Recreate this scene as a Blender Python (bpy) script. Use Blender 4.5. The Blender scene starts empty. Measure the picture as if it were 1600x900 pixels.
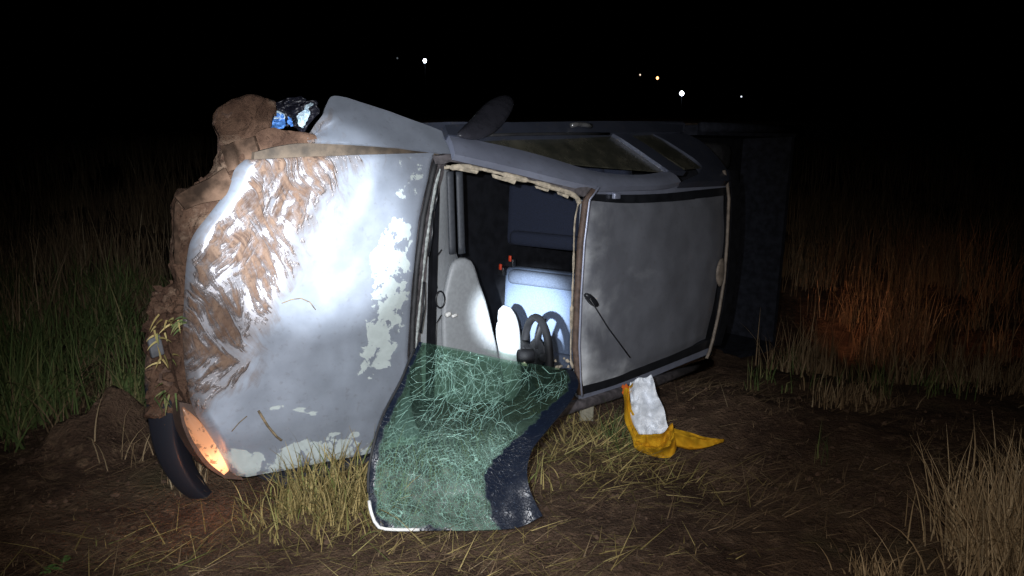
import bpy, bmesh, math, random
import numpy as np
from mathutils import Vector, Matrix, noise

random.seed(7); rng = np.random.default_rng(7)
S = bpy.context.scene
COL = S.collection
R = math.radians

# ------------------------------------------------------------------ camera, night sky, torches
PITCH = R(11.64); FPX = 1312.0; EYE = Vector((0, 0, 1.55))
cam = bpy.data.cameras.new('camera'); cam.sensor_width = 36.0; cam.lens = FPX / 1600 * 36
cam.clip_end = 3000; cam.clip_start = 0.05
cam_o = bpy.data.objects.new('camera', cam); COL.objects.link(cam_o)
cam_o.location = EYE; cam_o.rotation_euler = (math.pi / 2 - PITCH, 0, 0)
S.camera = cam_o

W = bpy.data.worlds.new('World'); S.world = W; W.use_nodes = True
nt = W.node_tree
sky = nt.nodes.new('ShaderNodeTexSky'); sky.sky_type = 'NISHITA'; sky.sun_disc = False
sky.sun_elevation = R(-4); sky.sun_rotation = R(200)
bg = nt.nodes['Background']; nt.links.new(sky.outputs[0], bg.inputs[0]); bg.inputs[1].default_value = 0.0025
S.view_settings.view_transform = 'Standard'; S.view_settings.look = 'None'
S.view_settings.exposure = 0.0; S.view_settings.gamma = 1.0

def aim(o, target):
    d = Vector(target) - o.location
    o.rotation_euler = d.to_track_quat('-Z', 'Y').to_euler()

def torch(name, loc, target, energy, size, blend, col, radius=0.02):
    l = bpy.data.lights.new(name, 'SPOT'); l.energy = energy; l.spot_size = R(size); l.spot_blend = blend
    l.color = col; l.shadow_soft_size = radius
    o = bpy.data.objects.new(name, l); COL.objects.link(o); o.location = loc; aim(o, target); return o

torch('torch', (-0.12, 0.10, 1.62), (-0.755, 3.07, 1.155), 2150, 16.4, 0.78, (0.86, 0.93, 1.0))          # hot beam on the bonnet
torch('torch', (-0.12, 0.10, 1.62), (-0.42, 3.2, 0.75), 560, 58, 1.0, (0.86, 0.92, 1.0))               # its wide spill
torch('torch', (-0.42, 0.12, 1.45), (0.02, 3.95, 0.60), 9500, 7.2, 1.0, (0.84, 0.93, 1.0))             # second torch into the cab
torch('phone_flash', (0.05, 0.0, 1.60), (0.0, 3.2, 0.1), 195, 92, 1.0, (1.0, 0.90, 0.80))           # flash of the phone

# ------------------------------------------------------------------ truck frame: x forward, y left (down, it lies on its left side), z up (towards us)
def truck_matrix():
    th, b, a = 0.8287, -0.0572, -0.0049
    c, s = math.cos(th), math.sin(th)
    X = Vector((-c, -s, 0)); Z = Vector((s, -c, 0)); Y = Vector((0, 0, -1))
    Y2 = Y * math.cos(a) + Z * math.sin(a); Z2 = -Y * math.sin(a) + Z * math.cos(a)
    X3 = X * math.cos(b) + Y2 * math.sin(b); Y3 = -X * math.sin(b) + Y2 * math.cos(b)
    M = Matrix.Identity(4)
    for i, ax in enumerate((X3, Y3, Z2)):
        for j in range(3): M[j][i] = ax[j]
    M[0][3], M[1][3], M[2][3] = -0.4363, 3.583, 0.7354
    return M
TM = truck_matrix(); TI = TM.inverted(); TR = TI.to_3x3()
_f = Vector((0, math.cos(PITCH), -math.sin(PITCH))); _u = Vector((0, math.sin(PITCH), math.cos(PITCH))); _r = Vector((1, 0, 0))
def ray(px, py): return (_f + _r * ((px - 800) / FPX) - _u * ((py - 450) / FPX))
def hit(o, d, g):
    # first root of g along the ray
    t0 = 1.2; g0 = g(o + d * t0); t = t0
    while t < 14:
        t += 0.1; g1 = g(o + d * t)
        if g0 * g1 <= 0:
            a, b, ga = t - 0.1, t, g0
            for _ in range(26):
                m = (a + b) / 2; gm = g(o + d * m)
                if ga * gm <= 0: b = m
                else: a, ga = m, gm
            return o + d * ((a + b) / 2)
        g0 = g1
    raise RuntimeError('no hit')
_oc = TI @ EYE
def U(px, py, g): return hit(_oc, (TR @ ray(px, py)), g)           # measured point -> truck coordinates
def UW(px, py, g): return hit(EYE, ray(px, py), g)                  # measured point -> world
def GND(px, py, z=0.0):
    d = ray(px, py); return EYE + d * ((z - EYE.z) / d.z)
def depth_at(px, py, y):
    d = ray(px, py); return EYE + d * (y / d.y)

def zh(x, y): return -0.10 * x - 0.16 * max(x, 0) ** 2 - 0.05 * y * y
def s_hood(off=0.0): return lambda p: p.z - zh(p.x, p.y) - off
def s_roof(off=0.0): return lambda p: p.z - (0.335 - 0.10 * p.y * p.y) - off
def s_x(c): return lambda p: p.x - c
def s_z(c): return lambda p: p.z - c
def s_pl(p0, n):
    p0 = Vector(p0); n = Vector(n).normalized(); return lambda p: (p - p0).dot(n)
# windscreen opening plane: through the cowl and the roof header
s_ws = lambda off=0.0: (lambda p: p.z - off - (0.015 + (-p.x - 0.10) * (0.315 / 0.68)))
# upper (right-hand) greenhouse side, from the belt to the roof rail
s_side = lambda off=0.0: (lambda p: p.y - off - (-0.80 + 0.04 * (p.x + 0.5) * 0.6 + 0.74 * (p.z + 0.02)))

# ------------------------------------------------------------------ mesh helpers
def mesh_obj(name, V, F, mat, parent=None, smooth=True):
    me = bpy.data.meshes.new(name); me.from_pydata([tuple(v) for v in V], [], F); me.update()
    if mat: me.materials.append(mat)
    if smooth: me.polygons.foreach_set('use_smooth', [True] * len(me.polygons))
    o = bpy.data.objects.new(name, me); COL.objects.link(o)
    if parent: o.parent = parent
    return o
def tag(o, label=None, cat=None, group=None, kind=None):
    if label: o['label'] = label
    if cat: o['category'] = cat
    if group: o['group'] = group
    if kind: o['kind'] = kind
    return o
def empty(name, loc=(0, 0, 0)):
    o = bpy.data.objects.new(name, None); COL.objects.link(o); o.location = loc; o.empty_display_size = 0.1; return o
def cr(P, n, closed=False):
    """Catmull-Rom resample of a 2-D or 3-D polyline to n points, even in length."""
    P = np.array(P, float); m = len(P)
    if m == 2 and not closed:
        t = np.linspace(0, 1, n)[:, None]; return P[0] * (1 - t) + P[1] * t
    Q = np.vstack([P[-1], P, P[0], P[1]]) if closed else np.vstack([2 * P[0] - P[1], P, 2 * P[-1] - P[-2]])
    out = []
    for i in range(m if closed else m - 1):
        p0, p1, p2, p3 = Q[i], Q[i + 1], Q[i + 2], Q[i + 3]
        for t in np.linspace(0, 1, 16, endpoint=False):
            out.append(0.5 * (2 * p1 + (p2 - p0) * t + (2 * p0 - 5 * p1 + 4 * p2 - p3) * t * t + (3 * p1 - p0 - 3 * p2 + p3) * t ** 3))
    out.append(P[0] if closed else P[-1]); out = np.array(out)
    L = np.concatenate([[0], np.cumsum(np.linalg.norm(np.diff(out, axis=0), axis=1))])
    s = np.linspace(0, L[-1], n, endpoint=not closed)
    return np.stack([np.interp(s, L, out[:, k]) for k in range(out.shape[1])], 1)
def lin(P, n):
    P = np.array(P, float)
    L = np.concatenate([[0], np.cumsum(np.linalg.norm(np.diff(P, axis=0), axis=1))]); s = np.linspace(0, L[-1], n)
    return np.stack([np.interp(s, L, P[:, k]) for k in range(P.shape[1])], 1)
def fb(p, sc, oct=4, seed=0.0):
    return noise.fractal(Vector((p[0] * sc + seed, p[1] * sc - seed, p[2] * sc + 0.37 * seed)), 0.9, 2.0, oct)
def grid_mesh(name, rows, mat, parent=None, thick=0.0, normal=None, smooth=True):
    """rows: list of equal-length rows of points; thick gives a closed shell along -normal."""
    nv, nu = len(rows), len(rows[0]); V = [Vector(p) for r in rows for p in r]; F = []
    for j in range(nv - 1):
        for i in range(nu - 1):
            a = j * nu + i; F.append((a, a + 1, a + nu + 1, a + nu))
    if thick:
        N = len(V); n = Vector(normal).normalized()
        V += [p - n * thick for p in V[:N]]
        F += [tuple(reversed([k + N for k in f])) for f in F[:]]
        b = [i for i in range(nu)] + [j * nu + nu - 1 for j in range(1, nv)] + [(nv - 1) * nu + i for i in range(nu - 2, -1, -1)] + [j * nu for j in range(nv - 2, 0, -1)]
        for k in range(len(b)):
            a, c = b[k], b[(k + 1) % len(b)]; F.append((c, a, a + N, c + N))
    o = mesh_obj(name, V, F, mat, parent, smooth)
    if thick:
        bm = bmesh.new(); bm.from_mesh(o.data); bmesh.ops.recalc_face_normals(bm, faces=bm.faces)
        for e in bm.edges:
            if len(e.link_faces) == 2 and e.calc_face_angle(0) > 0.9: e.smooth = False
        bm.to_mesh(o.data); bm.free()
    return o
def patch(name, A, B, surf, nu, nv, mat, parent, thick=0.012, normal=(0, 0, 1), disp=None, curve=cr, unp=None):
    """surface between two measured outlines A and B (same direction), nv steps along them, nu across"""
    a = curve(A, nv); b = curve(B, nv); rows = []
    for j in range(nv):
        row = []
        for i in range(nu):
            t = i / (nu - 1); q = a[j] * (1 - t) + b[j] * t
            p = (unp or U)(q[0], q[1], surf)
            if disp: p = p + disp(p, t, j / (nv - 1))
            row.append(p)
        rows.append(row)
    return grid_mesh(name, rows, mat, parent, thick, normal)
def tube(name, P, r, mat, parent=None, n=8, taper=None, flat=None, add=None, closed=False):
    """round (or flattened) rod along 3-D points"""
    P = [Vector(p) for p in P]; V, F = [], []; m = len(P); up = None
    for k in range(m):
        d = (P[(k + 1) % m] - P[k - 1]) if closed else (P[min(k + 1, m - 1)] - P[max(k - 1, 0)])
        d.normalize()
        if up is None:
            up = Vector((0, 0, 1)) if abs(d.z) < 0.9 else Vector((0, 1, 0))
        s = d.cross(up).normalized(); up = s.cross(d).normalized()
        rr = r * (taper[k] if taper is not None else 1)
        for i in range(n):
            an = 2 * math.pi * i / n
            V.append(P[k] + s * math.cos(an) * rr + up * math.sin(an) * rr * (flat or 1))
    for k in range(m if closed else m - 1):
        for i in range(n):
            a = k * n + i; b = k * n + (i + 1) % n; c = ((k + 1) % m) * n
            F.append((a, b, c + (i + 1) % n, c + i))
    if not closed:
        F.append(tuple(reversed(range(n)))); F.append(tuple(range((m - 1) * n, m * n)))
    if add is not None:
        o = len(add[0]); add[0].extend(V); add[1].extend([tuple(i + o for i in f) for f in F]); return
    return mesh_obj(name, V, F, mat, parent)
def pillow(name, outline, surf, depth, mat, parent, n=40, rings=7, normal=(0, 0, 1), back=0.6, disp=None, unp=None, power=0.6, curve=cr):
    """a closed lump with the measured outline: rings shrink to the middle and swell along the normal on both sides"""
    o2 = curve(outline, n, True) if curve is cr else curve(outline + [outline[0]], n + 1)[:-1]
    c = o2.mean(0); nn = Vector(normal).normalized(); V, F = [], []
    base = [[(unp or U)(*(c + (q - c) * s), surf) for q in o2] for s in [math.cos(k / rings * math.pi / 2) for k in range(rings)]]
    cen = (unp or U)(c[0], c[1], surf)
    def h(k): return math.sin(k / rings * math.pi / 2) ** power
    for k in range(rings): V += [p + nn * depth * h(k) for p in base[k]]
    V.append(cen + nn * depth); tip = len(V) - 1
    for k in range(1, rings): V += [p - nn * depth * back * h(k) for p in base[k]]
    V.append(cen - nn * depth * back); tip2 = len(V) - 1
    ringf = [list(range(k * n, (k + 1) * n)) for k in range(rings)]
    ringb = [ringf[0]] + [list(range(tip + 1 + (k - 1) * n, tip + 1 + k * n)) for k in range(1, rings)]
    for rr, tp in ((ringf, tip), (ringb, tip2)):
        for k in range(rings - 1):
            for i in range(n):
                F.append((rr[k][i], rr[k][(i + 1) % n], rr[k + 1][(i + 1) % n], rr[k + 1][i]))
        for i in range(n): F.append((rr[-1][i], rr[-1][(i + 1) % n], tp))
    if disp: V = [v + disp(v) for v in V]
    ob = mesh_obj(name, V, F, mat, parent)
    bm = bmesh.new(); bm.from_mesh(ob.data); bmesh.ops.recalc_face_normals(bm, faces=bm.faces); bm.to_mesh(ob.data); bm.free()
    return ob
def box_bm(bm, cx, cy, cz, sx, sy, sz, rot=None):
    M = Matrix.Translation((cx, cy, cz)) @ (rot.to_4x4() if rot else Matrix.Identity(4)) @ Matrix.Diagonal((sx, sy, sz, 1))
    return bmesh.ops.create_cube(bm, size=1, matrix=M)['verts']
def bm_obj(name, bm, mat, parent=None, bevel=0.0, seg=2, smooth=False):
    if bevel: bmesh.ops.bevel(bm, geom=bm.edges[:], offset=bevel, segments=seg, affect='EDGES', profile=0.6)
    me = bpy.data.meshes.new(name); bm.to_mesh(me); bm.free()
    if mat: me.materials.append(mat)
    if smooth: me.polygons.foreach_set('use_smooth', [True] * len(me.polygons))
    o = bpy.data.objects.new(name, me); COL.objects.link(o)
    if parent: o.parent = parent
    return o
def rbox(name, c, s, mat, parent, bevel=0.01, rot=None, seg=2):
    bm = bmesh.new(); box_bm(bm, *c, *s, rot); return bm_obj(name, bm, mat, parent, bevel, seg, True)

# ------------------------------------------------------------------ materials
class NB:
    """small node builder"""
    def __init__(s, name):
        s.m = bpy.data.materials.new(name); s.m.use_nodes = True; s.t = s.m.node_tree
        s.b = s.t.nodes['Principled BSDF']; s.tc = s.n('ShaderNodeTexCoord')
    def n(s, k, **kw):
        x = s.t.nodes.new(k)
        for a, v in kw.items(): setattr(x, a, v)
        return x
    def l(s, a, b): s.t.links.new(a, b)
    def mapping(s, scale=(1, 1, 1), rot=(0, 0, 0), src='Object'):
        m = s.n('ShaderNodeMapping'); m.inputs['Scale'].default_value = scale; m.inputs['Rotation'].default_value = rot
        s.l(s.tc.outputs[src], m.inputs[0]); return m.outputs[0]
    def noise(s, scale, detail=5, rough=0.55, vec=None, dist=0.0):
        x = s.n('ShaderNodeTexNoise'); x.inputs['Scale'].default_value = scale; x.inputs['Detail'].default_value = detail
        x.inputs['Roughness'].default_value = rough; x.inputs['Distortion'].default_value = dist
        s.l(vec if vec is not None else s.tc.outputs['Object'], x.inputs['Vector']); return x.outputs['Fac']
    def ramp(s, fac, *stops):
        x = s.n('ShaderNodeValToRGB'); e = x.color_ramp.elements
        while len(e) < len(stops): e.new(0.5)
        for k, (p, c) in enumerate(stops):
            e[k].position = p; e[k].color = (*c, 1) if isinstance(c, (tuple, list)) else (c, c, c, 1)
        s.l(fac, x.inputs[0]); return x.outputs[0]
    def mix(s, fac, a, b, mode='MIX'):
        x = s.n('ShaderNodeMix', data_type='RGBA', blend_type=mode)
        for i, v in ((0, fac), (6, a), (7, b)):
            if isinstance(v, (int, float)): x.inputs[i].default_value = v
            elif isinstance(v, (tuple, list)): x.inputs[i].default_value = (*v, 1)
            else: s.l(v, x.inputs[i])
        return x.outputs[2]
    def math(s, op, a, b=0.0, clamp=False):
        x = s.n('ShaderNodeMath', operation=op, use_clamp=clamp)
        for i, v in ((0, a), (1, b)):
            if isinstance(v, (int, float)): x.inputs[i].default_value = v
            else: s.l(v, x.inputs[i])
        return x.outputs[0]
    def step(s, v, lo, hi):
        x = s.n('ShaderNodeMapRange', interpolation_type='SMOOTHSTEP'); s.l(v, x.inputs[0])
        x.inputs[1].default_value = lo; x.inputs[2].default_value = hi; return x.outputs[0]
    def attr(s, name): return s.n('ShaderNodeAttribute', attribute_name=name).outputs['Fac']
    def set(s, **kw):
        for k, v in kw.items():
            i = s.b.inputs[k.replace('_', ' ')]
            if isinstance(v, (int, float)): i.default_value = v
            elif isinstance(v, (tuple, list)): i.default_value = (*v, 1)
            else: s.l(v, i)
        return s
    def bump(s, h, strength=0.5, dist=0.01):
        x = s.n('ShaderNodeBump'); x.inputs['Strength'].default_value = strength; x.inputs['Distance'].default_value = dist
        s.l(h, x.inputs['Height']); s.l(x.outputs[0], s.b.inputs['Normal']); return s

def m_plain(name, col, rough=0.6, metal=0.0, var=0.25, scale=18, bump=0.0, spec=0.5):
    k = NB(name); f = k.noise(scale, 6)
    k.set(Base_Color=k.mix(k.step(f, 0.3, 0.7), tuple(c * (1 - var) for c in col), tuple(min(1, c * (1 + var)) for c in col)),
          Roughness=k.math('ADD', k.math('MULTIPLY', f, 0.2), rough - 0.1), Metallic=metal, Specular_IOR_Level=spec)
    if bump: k.bump(f, bump, 0.01)
    return k.m
MUD_A, MUD_B = (0.050, 0.027, 0.018), (0.110, 0.064, 0.042)
def m_mud(name='mud'):
    k = NB(name); f = k.noise(9, 8, 0.65); g = k.noise(55, 6, 0.6)
    c = k.mix(k.step(f, 0.35, 0.68), MUD_A, MUD_B); c = k.mix(k.step(g, 0.55, 0.75), c, (0.03, 0.018, 0.013)); c = k.mix(k.math('MULTIPLY', k.step(k.noise(5, 6, 0.7), 0.56, 0.66), 0.7), c, (0.18, 0.125, 0.088))
    k.set(Base_Color=c, Roughness=0.92, Specular_IOR_Level=0.15).bump(k.math('ADD', f, k.math('MULTIPLY', g, 0.5)), 0.9, 0.03); return k.m
M_MUD = m_mud()
M_MUDP = m_plain('dried_mud_film', (0.075, 0.046, 0.031), 0.9, var=0.7, scale=11, bump=0.7, spec=0.1)

def m_paint(name, base=(0.35, 0.385, 0.455), peelcol=(0.40, 0.445, 0.435), attrs=True, dirt=0.25, soft=0.03, pn=(12.0, 2.8)):
    """old silver paint: base coat, peeled lacquer and caked mud where the surface data says they are"""
    k = NB(name)
    f = k.noise(6, 6, 0.6); f2 = k.noise(40, 5)
    c = k.mix(k.step(f, 0.3, 0.75), tuple(x * 0.86 for x in base), tuple(x * 1.08 for x in base))
    c = k.mix(k.math('MULTIPLY', k.step(f2, 0.56, 0.75), dirt), c, (0.16, 0.14, 0.12))
    rough = k.math('ADD', k.math('MULTIPLY', f, 0.16), 0.36); metal = 0.5; h = None
    if attrs:
        pe = k.math('ADD', k.attr('peel'), k.math('MULTIPLY', k.math('SUBTRACT', k.noise(pn[0], 7, 0.62, dist=0.25), 0.5), pn[1]))
        pm = k.step(pe, 0.515 - soft / 2, 0.515 + soft / 2)
        blot = k.noise(30, 4)
        c = k.mix(pm, c, k.mix(k.step(blot, 0.35, 0.7), tuple(x * 0.9 for x in peelcol), peelcol))
        # mud: smeared in streaks
        def streak(ang, along, across):
            wob = k.n('ShaderNodeTexNoise'); wob.inputs['Scale'].default_value = 3.5; k.l(k.tc.outputs['Object'], wob.inputs['Vector'])
            ad = k.n('ShaderNodeVectorMath', operation='MULTIPLY_ADD'); k.l(wob.outputs['Color'], ad.inputs[0]); ad.inputs[1].default_value = (0.16,) * 3; k.l(k.tc.outputs['Object'], ad.inputs[2])
            m1 = k.n('ShaderNodeMapping'); m1.inputs['Rotation'].default_value = (0, 0, ang); k.l(ad.outputs[0], m1.inputs[0])
            m2 = k.n('ShaderNodeMapping'); m2.inputs['Scale'].default_value = (along, across, along); k.l(m1.outputs[0], m2.inputs[0]); return m2.outputs[0]
        s1 = k.noise(1.0, 4, 0.6, streak(R(-118), 6.5, 36), 0.5); s2 = k.noise(1.0, 4, 0.6, streak(R(-62), 8, 32), 0.5); s3 = k.noise(7.0, 6, 0.62)
        zn = k.step(k.noise(3.0, 3), 0.42, 0.58); zm = k.n('ShaderNodeMix'); k.l(zn, zm.inputs[0]); k.l(s1, zm.inputs[2]); k.l(s2, zm.inputs[3])
        st = k.math('ADD', k.math('MULTIPLY', zm.outputs[0], 0.62), k.math('ADD', k.math('MULTIPLY', k.noise(26, 5, 0.6), 0.18), k.math('MULTIPLY', s3, 0.35)))
        mm = k.math('ADD', k.attr('mud'), k.math('MULTIPLY', k.math('SUBTRACT', st, 0.575), 5.0))
        thick = k.math('MULTIPLY', k.step(mm, 0.34, 0.66), k.math('ADD', k.math('MULTIPLY', k.step(mm, 0.45, 0.95), 0.35), 0.65)); film = k.math('MULTIPLY', k.step(mm, -0.45, 0.5), 0.62)
        mudc = k.mix(k.step(s1, 0.36, 0.66), k.mix(k.step(s3, 0.4, 0.65), (0.045, 0.024, 0.016), MUD_A), k.mix(k.step(s2, 0.4, 0.62), MUD_B, (0.155, 0.098, 0.066))); mudc = k.mix(k.step(k.noise(70, 4), 0.55, 0.72), mudc, (0.06, 0.036, 0.024))
        c = k.mix(film, c, (0.215, 0.165, 0.135)); c = k.mix(thick, c, mudc)
        rough = k.math('MAXIMUM', rough, k.math('MULTIPLY', k.math('MAXIMUM', thick, k.math('MULTIPLY', pm, 0.66)), 0.9))
        mt = k.math('MULTIPLY', k.math('SUBTRACT', 1.0, k.math('MAXIMUM', thick, pm), True), metal)
        h = k.math('ADD', k.math('MULTIPLY', k.math('MULTIPLY', thick, k.math('ADD', st, k.noise(60, 4))), 0.8), k.math('MULTIPLY', pm, -0.05))
        k.set(Base_Color=c, Roughness=rough, Metallic=mt); k.bump(h, 0.7, 0.012)
    else:
        k.set(Base_Color=c, Roughness=rough, Metallic=metal); k.bump(k.noise(3, 3), 0.12, 0.02)
    return k.m
M_HOOD = m_paint('weathered_bonnet_paint')
M_ROOF = m_paint('weathered_torchlit_roof_paint', base=(0.265, 0.275, 0.315), peelcol=(0.66, 0.68, 0.70), soft=0.8, pn=(4.0, 1.5))  # worn roof paint; the pale coat also carries torch brightness
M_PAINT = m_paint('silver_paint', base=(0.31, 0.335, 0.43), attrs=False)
M_PAINT_D = m_paint('shaded_dusty_silver_paint', base=(0.075, 0.085, 0.12), attrs=False, dirt=0.5)  # silver paint darkened for shaded side parts; dirt specks are real
M_BED = m_plain('shaded_bed_paint', (0.016, 0.018, 0.026), 0.8, var=0.4, spec=0.15)  # night shade over the load bed, put into a near-black colour
M_BLACK = m_plain('black_plastic', (0.012, 0.013, 0.016), 0.38, var=0.3)
M_RUBBER = m_plain('black_rubber', (0.018, 0.018, 0.02), 0.7, var=0.4, bump=0.3)
M_FRAME = m_plain('rusty_window_flange', (0.060, 0.052, 0.055), 0.7, var=0.5, scale=30, bump=0.4)
M_SEAL = m_plain('torn_cream_adhesive', (0.34, 0.29, 0.22), 0.8, var=0.4, scale=40, bump=0.6)
M_TRIM = m_plain('faded_trim', (0.19, 0.155, 0.125), 0.6, var=0.3, scale=25)
M_DASH = m_plain('grey_dashboard_plastic', (0.30, 0.315, 0.33), 0.55, var=0.08, scale=60, bump=0.12)
M_DASH_D = m_plain('shaded_dashboard_plastic', (0.05, 0.055, 0.065), 0.55, var=0.15, scale=60, bump=0.12)  # darker copy of the dash plastic, for its shadowed upper part
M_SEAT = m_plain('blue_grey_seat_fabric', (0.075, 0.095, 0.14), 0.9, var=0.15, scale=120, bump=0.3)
M_SEAT_D = m_plain('shaded_blue_seat_fabric', (0.010, 0.015, 0.034), 0.9, var=0.2, scale=120, bump=0.3)  # cab shade on the passenger seat, put into a darker fabric colour
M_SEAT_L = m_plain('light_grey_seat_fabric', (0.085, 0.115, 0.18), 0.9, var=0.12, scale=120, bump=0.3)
M_RED = m_plain('red_button_plastic', (0.55, 0.05, 0.015), 0.4)
M_WHITE = m_plain('white_plastic', (0.72, 0.72, 0.70), 0.5, var=0.1)
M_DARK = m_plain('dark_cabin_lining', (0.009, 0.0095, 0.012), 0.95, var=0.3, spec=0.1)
M_WHEEL = m_plain('black_wheel_grip', (0.004, 0.004, 0.005), 0.7, var=0.3, spec=0.2)
M_METAL = m_plain('grey_steel', (0.20, 0.20, 0.21), 0.45, metal=0.7)
def m_glass():
    k = NB('dusty_side_glass'); f = k.noise(5, 8, 0.72)
    k.set(Base_Color=k.mix(k.step(f, 0.30, 0.80), (0.025, 0.026, 0.02), (0.10, 0.092, 0.066)), Roughness=k.math('ADD', k.math('MULTIPLY', f, 0.3), 0.12))
    return k.m
M_GLASS = m_glass()
def m_emit(name, col, strength, base=(0.4, 0.3, 0.2)):
    k = NB(name); k.set(Base_Color=base, Emission_Color=col, Emission_Strength=strength, Roughness=0.3); return k.m

# ------------------------------------------------------------------ ground
def smooth(a, b, x):
    t = min(1, max(0, (x - a) / (b - a))); return t * t * (3 - 2 * t)
MOUNDS = [(GND(140, 716), 0.19, 0.17), (GND(176, 700), 0.10, 0.07), (GND(218, 698), 0.12, 0.10), (GND(60, 770), 0.4, 0.05), (GND(470, 790), 0.35, 0.05),
          (GND(1120, 640), 0.45, 0.09), (GND(1470, 790), 0.5, 0.07)]
DIPS = [(Vector((2.6, 6.3, 0)), 1.3, 0.30), (GND(330, 815), 0.3, 0.05), (GND(1400, 850), 0.25, 0.08), (GND(1200, 720), 0.5, 0.05)]
def gz(x, y):
    r = math.hypot(x, y)
    n = fb((x, y, 0), 0.45, 3, 3.1) * 0.05 * smooth(0.5, 6, r) + fb((x, y, 0), 1.7, 4, 8.2) * 0.030 + fb((x, y, 0), 6.5, 3, 1.2) * 0.012
    z = n * (1 if r < 30 else 1)
    for (c, s, h) in MOUNDS: z += h * math.exp(-((x - c.x) ** 2 + (y - c.y) ** 2) / (s * s)) * (1 + 0.45 * fb((x, y, 0), 6, 5, 4))
    for (c, s, h) in DIPS: z -= h * math.exp(-((x - c.x) ** 2 + (y - c.y) ** 2) / (s * s))
    z += 3.0 * smooth(60, 260, y) + 26 * smooth(180, 700, y)
    return z
def build_ground():
    V, F = [], []
    radii = list(np.linspace(0.15, 1.6, 6)) + list(np.linspace(1.75, 6.5, 150)) + [6.5 * 1.045 ** k for k in range(1, 125)]
    na = 260; angs = np.concatenate([np.linspace(-42, 42, 200), np.linspace(42, 318, na - 200 + 2)[1:-1]])
    for r in radii:
        for a in angs:
            x, y = r * math.sin(R(a)), r * math.cos(R(a)); V.append((x, y, gz(x, y)))
    for j in range(len(radii) - 1):
        for i in range(na):
            i2 = (i + 1) % na; F.append((j * na + i, j * na + i2, (j + 1) * na + i2, (j + 1) * na + i))
    c = len(V); V.append((0, 0, 0))
    for i in range(na): F.append((c, (i + 1) % na, i))
    k = NB('trampled_soil')
    f = k.noise(2.2, 8, 0.62); g = k.noise(14, 8, 0.65); h = k.noise(70, 5, 0.6); q = k.noise(1.1, 5, 0.6)
    c = k.mix(k.step(f, 0.35, 0.7), (0.060, 0.036, 0.025), (0.150, 0.096, 0.064))
    c = k.mix(k.step(g, 0.5, 0.7), c, (0.19, 0.125, 0.08)); c = k.mix(k.step(h, 0.58, 0.74), c, (0.032, 0.021, 0.015))
    c = k.mix(k.math('MULTIPLY', k.step(q, 0.55, 0.72), 0.6), c, (0.040, 0.044, 0.020))
    k.set(Base_Color=c, Roughness=0.95, Specular_IOR_Level=0.12)
    k.bump(k.math('ADD', g, k.math('MULTIPLY', h, 0.5)), 1.0, 0.05)
    o = mesh_obj('ground', V, F, k.m); o['kind'] = 'structure'
    bm = bmesh.new(); bm.from_mesh(o.data); bmesh.ops.recalc_face_normals(bm, faces=bm.faces)
    if sum(f.normal.z for f in list(bm.faces)[:500]) < 0: bmesh.ops.reverse_faces(bm, faces=bm.faces)
    bm.to_mesh(o.data); bm.free()
build_ground()

# ------------------------------------------------------------------ the truck
truck = empty('pickup_truck'); truck.matrix_world = TM
tag(truck, 'wrecked silver pickup lying on its side in mud, bonnet caked with soil, windscreen out', 'pickup truck')
T = truck
def child(o, kind): o['kind'] = kind; return o
def set_attr(o, name, fn):
    a = o.data.attributes.new(name, 'FLOAT', 'POINT')
    a.data.foreach_set('value', [fn(v.co) for v in o.data.vertices])

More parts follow.
